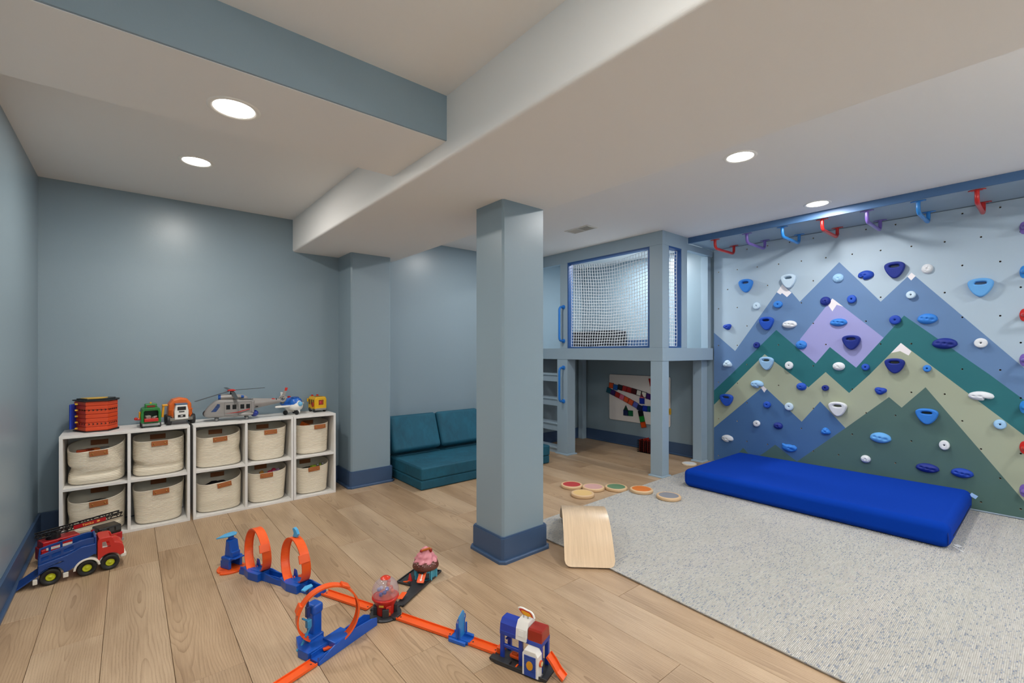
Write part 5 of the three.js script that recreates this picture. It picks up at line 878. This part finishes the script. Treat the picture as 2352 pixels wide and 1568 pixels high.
{ // gumball machine hub
  const t = thing('gumball_hub', 'red toy gumball machine with clear dome at the track crossing', 'toy track', [0.932, 0, -2.052], aim(0.933, -0.36));
  part('round_base', mg([lathe([[0.0001, 0], [0.072, 0], [0.074, 0.006], [0.066, 0.012], [0.0001, 0.012]], 36), ...[0, 1, 2, 3].map(k => cb(0.034, 0.014, 0.044, 0.062, 0.008, 0, 0.003).rotateY(k * PI / 2))]), char, t);
  part('dark_pillar', mg([0, 1, 2, 3].map(k => cb(0.018, 0.04, 0.030, 0.047, 0.030, 0, 0.004).rotateY(PI / 4 + k * PI / 2))), char, t);
  part('machine_body', lathe([[0.040, 0.012], [0.042, 0.05], [0.052, 0.066], [0.058, 0.078], [0.062, 0.084], [0.062, 0.090], [0.056, 0.092], [0.0001, 0.092]], 40), plastic(0xc32112, 0.25), t); part('chute', cb(0.026, 0.05, 0.016, 0, 0.035, 0.042, 0.004).rotateY(-0.5), plastic(0xb81d10, 0.25), t);
  part('sticker', cb(0.022, 0.009, 0.002, 0, 0.066, 0.0535).rotateY(-1.15), plastic(0xd9a32c), t); part('emblem', cb(0.016, 0.012, 0.002, 0, 0.024, 0.0505, 0.001).rotateY(-0.5), plastic(0xc8701c), t);
  const dome = []; for (let i = 0; i <= 20; i++) { const a = -0.35 + (PI / 2 + 0.33) * i / 20; dome.push([Math.max(0.0001, 0.062 * Math.cos(a)), 0.115 + 0.062 * Math.sin(a)]); }
  part('clear_dome', lathe(dome, 40), M(0xf3f0f8, 0.04, { transmission: 0.86, thickness: 0, ior: 1.5, clearcoat: 1, clearcoatRoughness: 0.03 }), t, 'clear plastic dome');
  part('dome_cap', lathe([[0.0001, 0.183], [0.012, 0.182], [0.024, 0.174], [0.024, 0.1725], [0.0001, 0.176]], 28), plastic(0xd13414, 0.3), t); part('inner_ramp', lathe([[0.05, 0.093], [0.03, 0.100], [0.0001, 0.112]], 28), plastic(0xc93a1a, 0.4), t);
  const balls = [[-0.026, 0.120, 0.020, 0x25358c], [-0.036, 0.112, 0.006, 0x25358c], [-0.014, 0.132, 0.024, 0x2f45a8], [-0.030, 0.128, -0.012, 0x8a8fb0], [0.014, 0.122, 0.024, 0xdd4a1c], [0.026, 0.120, 0.010, 0xdd4a1c], [0.018, 0.135, 0.0, 0xe86a2a], [0.034, 0.140, -0.012, 0xd8402a], [0.006, 0.118, 0.036, 0xe0602c], [-0.006, 0.122, -0.020, 0xb8b4c4]];
  balls.forEach(([x, y, z, c]) => part('gumball', sph(0.0095, x, y, z, 1, 1, 1, 14), plastic(c, 0.3), t));
}
{ // cupcake shop
  const t = thing('cupcake_shop', 'toy cupcake shop with pink frosting on a dark road base', 'toy track', [1.255, 0, -2.245], 0);
  const pl = [[1.105, -2.285], [1.255, -2.36], [1.350, -2.24], [1.13, -2.118], [1.024, -2.052], [1.004, -2.092], [1.10, -2.165], [1.145, -2.205]].map(p => [p[0] - 1.255, -(p[1] + 2.245)]);
  part('road_base', ext(poly(pl), 0.007, 0.001).rotateX(-PI / 2).translate(0, 0.0035, 0), char, t);
  const edge = []; [[0, 1], [1, 2], [2, 4], [0, 7]].forEach(([a, b]) => { const A = pl[a], B = pl[b], L = Math.hypot(B[0] - A[0], B[1] - A[1]); edge.push(cb(L, 0.009, 0.006, 0, 0, 0, 0.001).rotateY(Math.atan2(B[1] - A[1], B[0] - A[0])).translate((A[0] + B[0]) / 2, 0.0085, -(A[1] + B[1]) / 2)); }); part('kerb', mg(edge), char, t);
  part('shop_wall', (() => { const g = new THREE.CylinderGeometry(0.062, 0.056, 0.055, 8, 1, true); return g.translate(0, 0.0345, 0); })(), M(0x4597ae, 0.4, { side: THREE.DoubleSide }), t);
  for (let k = 0; k < 8; k++) { const a = k * PI / 4; part('wall_rib', cb(0.008, 0.058, 0.010, 0, 0.036, 0.060, 0.002).rotateY(a), plastic(0x52a9c0, 0.4), t); if (k % 2) part('window', cb(0.026, 0.032, 0.004, 0, 0.03, 0.0555).rotateY(a + PI / 8), plastic(0x20303a, 0.2), t); }
  part('cake', lathe([[0.060, 0.058], [0.070, 0.062], [0.072, 0.070], [0.067, 0.086], [0.057, 0.102], [0.0001, 0.11]], 32), plastic(0x5c2c1c, 0.5), t);
  part('doorway', cb(0.036, 0.03, 0.02, 0, 0.066, 0.058, 0.002).rotateY(-0.95), plastic(0x0f0d10, 0.6), t);
  // swirled frosting
  { const g = lathe(Array.from({ length: 25 }, (_, i) => { const k = i / 24; return [Math.max(0.0001, 0.061 * Math.pow(1 - k, 0.62) * (1 + 0.04 * Math.sin(k * 18))), 0.096 + 0.076 * k]; }), 60), p = g.attributes.position; for (let i = 0; i < p.count; i++) { const x = p.getX(i), y = p.getY(i), z = p.getZ(i), a = Math.atan2(z, x), k = (y - 0.096) / 0.076, f = 1 + 0.11 * Math.sin(a * 8 + k * 7) * (1 - k * 0.6); p.setX(i, x * f); p.setZ(i, z * f); } g.computeVertexNormals(); part('frosting', g, plastic(0xd98a94, 0.45), t, 'pink swirled frosting'); }
  const sp = plastic(0xe7c9cf, 0.5); for (let k = 0; k < 16; k++) { const a = 1.2 + k * 0.16; part('sprinkle', cb(0.004, 0.002, 0.002, Math.cos(a) * 0.066, 0.087 + 0.006 * (k % 3), Math.sin(a) * 0.066), sp, t); }
  part('candle_sign', mg([cb(0.045, 0.011, 0.012, 0, 0, 0, 0.004).rotateZ(0.25).rotateY(-0.6).translate(-0.012, 0.166, 0.024), cb(0.014, 0.018, 0.012, 0.012, 0.160, 0.028, 0.004)]), plastic(0xb8641c, 0.35), t); part('candle_tip', mg([sph(0.008, -0.033, 0.158, 0.010, 1, 1, 1, 12), sph(0.008, 0.014, 0.156, 0.032, 1, 1.4, 1, 12)]), plastic(0x9c1d12, 0.3), t);
  const sl = part('slide', (() => { const d = V3(-0.72, -0.62, 0.69).normalize(), s = V3(0.69, 0, 0.72), p0 = V3(-0.035, 0.052, 0.036); const u = V3().crossVectors(s, d).normalize(); if (u.y < 0) u.multiplyScalar(-1); return sweep(chanP(0.038, 0.008, 0.003), [0, 0.03, 0.062].map(k => ({ p: p0.clone().addScaledVector(d, k), s, u }))); })(), orange, t, 'orange slide with white arrow'); 
  part('arrow', (() => { const g = ext([[-0.0025, -0.018], [0.0025, -0.018], [0.0025, 0.010], [0.008, 0.010], [0, 0.020], [-0.008, 0.010], [-0.0025, 0.010]], 0.001); const d = V3(-0.72, -0.62, 0.69).normalize(), s = V3(0.69, 0, 0.72).normalize(), n = V3().crossVectors(s, d); if (n.y < 0) n.multiplyScalar(-1); const m = new THREE.Matrix4().makeBasis(n.clone().cross(d).multiplyScalar(-1), d, n); g.applyMatrix4(m); return g.translate(-0.035 + d.x * 0.034 + n.x * 0.004, 0.052 + d.y * 0.034 + n.y * 0.004, 0.036 + d.z * 0.034 + n.z * 0.004); })(), white, sl);
  part('tongue', cb(0.05, 0.004, 0.03, -0.205, 0.022, 0.128, 0.002, [0, 0.55, 0.25]), orange, t); part('cone', lathe([[0.014, 0.008], [0.012, 0.010], [0.003, 0.045], [0.0001, 0.046]], 14).translate(-0.09, 0, -0.01), red, t); part('barrier', cb(0.035, 0.008, 0.004, -0.115, 0.012, -0.002, 0.001, [0, -0.5, 0]), orange, t); part('stop_block', cb(0.014, 0.018, 0.012, -0.115, 0.015, 0.028, 0.002), char, t);
}
{ // blue gate
  const t = thing('track_gate', 'small blue toy gate with light blue flap between two orange strips', 'toy track', [1.103, 0, -1.662], aim(0.387, 0.922));
  part('gate_base', mg([straight(-0.050, 0.050, 0.003, 0.05, 0.014, 0.004), cb(0.085, 0.016, 0.014, 0, 0.008, 0.032, 0.004), cb(0.085, 0.016, 0.014, 0, 0.008, -0.032, 0.004)]), plastic(0x1d5fc0, 0.35), t);
  for (const z of [-0.027, 0.027]) { part('upright', mg([cb(0.010, 0.075, 0.006, -0.004, 0.045, z, 0.002), cb(0.008, 0.06, 0.006, 0.008, 0.035, z, 0.002)]), tBlue, t); part('eyelet', new THREE.TorusGeometry(0.009, 0.002, 6, 14).scale(0.6, 1.3, 1).rotateY(PI / 2).translate(0, 0.088, z), tBlue, t); }
  part('flap', ext([[-0.022, 0.012], [0.022, 0.012], [0.022, 0.112], [0.012, 0.122], [-0.022, 0.106]], 0.004, 0.001).rotateY(PI / 2), plastic(0x2e86c4, 0.3), t, 'light blue flap');
}
{ // car wash station
  const t = thing('car_wash_station', 'toy car wash with blue frame, white tower and flame sign', 'toy track', [1.215, 0, -1.375], aim(0.335, 0.942));
  const pl = [[-0.125, -0.055], [0.125, -0.055], [0.125, 0.055], [0.10, 0.065], [-0.10, 0.065], [-0.13, 0.05]];
  part('road_base', mg([ext(poly(pl.map(p => [p[0], -p[1]])), 0.008, 0.001).rotateX(-PI / 2).translate(0, 0.004, 0), cb(0.09, 0.008, 0.03, -0.085, 0.011, 0.047, 0.003), cb(0.25, 0.01, 0.005, 0, 0.012, 0.062, 0.001)]), char, t); part('road_mark', cb(0.006, 0.002, 0.032, -0.012, 0.0085, 0.048), orange, t); part('drive_plate', cb(0.06, 0.002, 0.035, 0.07, 0.0088, 0.05), plastic(0x6d6f74), t);
  const fb = plastic(0x173a9e, 0.3);
  for (const x of [-0.086, 0.086]) for (const z of [-0.03, 0.028]) part('frame_post', cb(0.016, 0.105, 0.014, x, 0.060, z, 0.002), fb, t);
  part('frame_post', cb(0.016, 0.105, 0.014, 0.0, 0.060, 0.028, 0.002), fb, t);
  part('frame_beam', mg([cb(0.19, 0.018, 0.018, 0, 0.115, 0.028, 0.003), cb(0.19, 0.018, 0.018, 0, 0.115, -0.03, 0.003), cb(0.018, 0.018, 0.06, -0.086, 0.115, 0, 0.003), cb(0.018, 0.018, 0.06, 0.086, 0.115, 0, 0.003), cb(0.10, 0.012, 0.012, -0.045, 0.062, 0.028, 0.002), cb(0.05, 0.008, 0.008, -0.068, 0.088, -0.0, 0.002, [0, 0, 0.8])]), fb, t);
  const house = (x0, x1, h) => { const g = new THREE.CylinderGeometry(0.034, 0.050, h, 8, 1).rotateY(PI / 8); g.scale((x1 - x0) / 0.0924, 1, 0.8); return g.translate((x0 + x1) / 2, 0.122 + h / 2, 0); };
  part('blue_roof', ext([[-0.036, 0.122], [0.036, 0.122], [0.032, 0.150], [0.018, 0.166], [-0.018, 0.166], [-0.032, 0.150]], 0.075, 0.003).rotateY(PI / 2).translate(-0.058, 0, 0), plastic(0x1a37a4, 0.12), t);
  part('red_roof', ext([[-0.036, 0.122], [0.036, 0.122], [0.032, 0.160], [0.026, 0.166], [-0.026, 0.166], [-0.032, 0.160]], 0.062, 0.003).rotateY(PI / 2).translate(0.064, 0, 0), plastic(0x96220f, 0.2), t);
  part('white_tower', ext([[-0.042, 0.112], [0.042, 0.112], [0.038, 0.155], [0.022, 0.180], [-0.022, 0.180], [-0.038, 0.155]], 0.05, 0.003).rotateY(PI / 2).translate(0.006, 0, 0), white, t); part('tower_panel', cb(0.022, 0.022, 0.004, 0.006, 0.140, 0.040, 0.001, [-0.2, 0, 0]), white, t);
  part('sign_legs', mg([cyl(0.003, 0.003, 0.02, -0.004, 0.192, 0, 'y', 8), cyl(0.003, 0.003, 0.02, 0.016, 0.192, 0, 'y', 8)]), plastic(0xb9b6b0), t);
  const fl = k => { const s = new THREE.Shape(); s.moveTo(-0.030 * k, 0.010 * k); s.bezierCurveTo(-0.018 * k, 0.018 * k, 0.0, 0.010 * k, 0.012 * k, 0.010 * k); s.bezierCurveTo(0.026 * k, 0.010 * k, 0.034 * k, 0.0, 0.036 * k, -0.012 * k); s.bezierCurveTo(0.026 * k, -0.004 * k, 0.018 * k, -0.012 * k, 0.004 * k, -0.010 * k); s.bezierCurveTo(-0.012 * k, -0.010 * k, -0.022 * k, 0.0, -0.030 * k, 0.010 * k); return s; };
  const sg = part('flame_sign', ext(fl(1.15), 0.008, 0.001).translate(0.006, 0.204, 0), white, t, 'white sign with red and yellow flame'); part('flame_red', ext(fl(0.98), 0.0095).translate(0.006, 0.203, 0), plastic(0xc2251a), sg); part('flame_yellow', ext(fl(0.72), 0.011).translate(0.009, 0.201, 0), plastic(0xe8a41e), sg);
  // white garage with blue shutter
  const gd = part('garage', ext([[-0.034, 0.008], [0.034, 0.008], [0.034, 0.090], [0.024, 0.106], [-0.024, 0.106], [-0.034, 0.090]], 0.036, 0.003).translate(0.062, 0, 0.052), white, t, 'white garage box');
  for (let k = 0; k < 11; k++) part('shutter_slat', cb(0.050, 0.0062, 0.003, 0.062, 0.013 + k * 0.0071, 0.0705, 0.001), plastic(0x17429c, 0.35), gd);
  part('yellow_emblem', ext((() => { const s = new THREE.Shape(); s.absellipse(0, 0, 0.014, 0.017, 0, 2 * PI); return s; })(), 0.003, 0.0008).translate(0.062, 0.052, 0.0732), plastic(0xd9931c, 0.4), gd);
  part('dial', mg([cyl(0.012, 0.012, 0.006, 0.100, 0.06, 0.05, 'x', 18)]), plastic(0xd4501c), t); part('dial_face', cyl(0.008, 0.008, 0.007, 0.101, 0.06, 0.05, 'x', 18), plastic(0xd9cf9a), t);
  part('inner_car', mg([cb(0.055, 0.014, 0.026, -0.03, 0.022, 0.01, 0.005), cb(0.028, 0.014, 0.022, -0.034, 0.034, 0.01, 0.005)]), orange, t); part('track_end', mg([cb(0.022, 0.026, 0.044, -0.112, 0.02, -0.005, 0.003)]), orange, t);
  part('exit_slide', sweep(chanP(0.040, 0.010, 0.003), [[0.104, 0.066, -0.002], [0.125, 0.048, 0.0], [0.15, 0.022, 0.004], [0.178, 0.006, 0.01]].map((p, i, a) => { const d = V3(...a[Math.min(i + 1, 3)]).sub(V3(...a[Math.max(i - 1, 0)])).normalize(), s = V3(0, 0, 1), u = V3().crossVectors(s, d).normalize(); if (u.y < 0) u.multiplyScalar(-1); return { p: V3(...p), s, u }; })), orange, t, 'orange exit slide');
}
{ // front loop with tower
  const t = thing('single_loop_track', 'blue toy stunt tower with one large orange loop in front', 'toy track', [0.585, 0, -1.915], aim(0.933, -0.36));
  part('trough', mg([straight(-0.02, 0.291, 0.010, 0.046, 0.022, 0.004), ext([[-0.02, 0], [0.291, 0], [0.291, 0.034], [0.26, 0.044], [0.16, 0.052], [0.06, 0.040], [-0.02, 0.014]], 0.006, 0.001).translate(0, 0, 0.024), ext([[-0.02, 0], [0.291, 0], [0.291, 0.034], [0.26, 0.050], [0.16, 0.046], [0.06, 0.034], [-0.02, 0.014]], 0.006, 0.001).translate(0, 0, -0.024), cb(0.311, 0.010, 0.044, 0.1355, 0.005, 0)]), tBlue, t);
  part('loop_base', mg([ext([[-0.028, 0.03], [0.08, 0.022], [0.08, 0.15], [0.02, 0.17], [-0.028, 0.09]].map(p => [p[0], p[1]]), 0.036, 0.003).rotateX(-PI / 2).translate(0, 0.018, 0), ext([[0.06, -0.024], [0.15, -0.024], [0.15, 0.05], [0.06, 0.05]], 0.046, 0.003).rotateX(-PI / 2).translate(0, 0.023, 0)]), tBlue, t);
  part('loop', loopG(0, 0.142, 0.122, -0.030, 0.030, 0.036, PI * 1.30, -PI * 0.58), orange, t, 'large orange loop ribbon');
  const lp = t.children[t.children.length - 1]; lp.position.set(0.075, 0, -0.034); lp.rotation.y = -0.45; for (const a of [2.72, 1.02]) part('loop_clip', cb(0.010, 0.036, 0.042, 0, 0, 0, 0.003, [0, 0, a]).translate(0.126 * Math.cos(a), 0.142 + 0.126 * Math.sin(a), a > 2 ? -0.014 : 0.008), orange, lp);
  part('tower', mg([cb(0.045, 0.13, 0.05, 0.075, 0.083, -0.125, 0.010), cb(0.055, 0.045, 0.06, 0.075, 0.146, -0.125, 0.014), cb(0.07, 0.03, 0.06, 0.06, 0.03, -0.115, 0.006)]), tBlue, t);
  part('mast', mg([cb(0.016, 0.045, 0.016, 0.035, 0.150, -0.115, 0.003), cb(0.008, 0.10, 0.008, 0.035, 0.20, -0.115, 0.001)]), plastic(0x12306e, 0.4), t); part('top_plate', ext([[-0.022, -0.012], [0.018, -0.014], [0.024, 0.004], [0.0, 0.016], [-0.024, 0.008]], 0.006, 0.002).rotateX(-PI / 2).rotateZ(0.15).translate(0.033, 0.252, -0.115), tSky, t, 'light blue plate');
  part('lever_arm', mg([cb(0.085, 0.008, 0.008, 0.012, 0.058, -0.10, 0.002, [0, 0, 0.95]), cb(0.022, 0.034, 0.02, 0.028, 0.108, -0.10, 0.005), cb(0.035, 0.008, 0.010, 0.012, 0.132, -0.10, 0.003, [0, 0, -0.7]), sph(0.010, -0.016, 0.024, -0.10, 1.2, 0.7, 1)]), plastic(0x3f94c0, 0.35), t, 'light blue lever figure');
}
shadows(scene);
renderer.render(scene, camera);
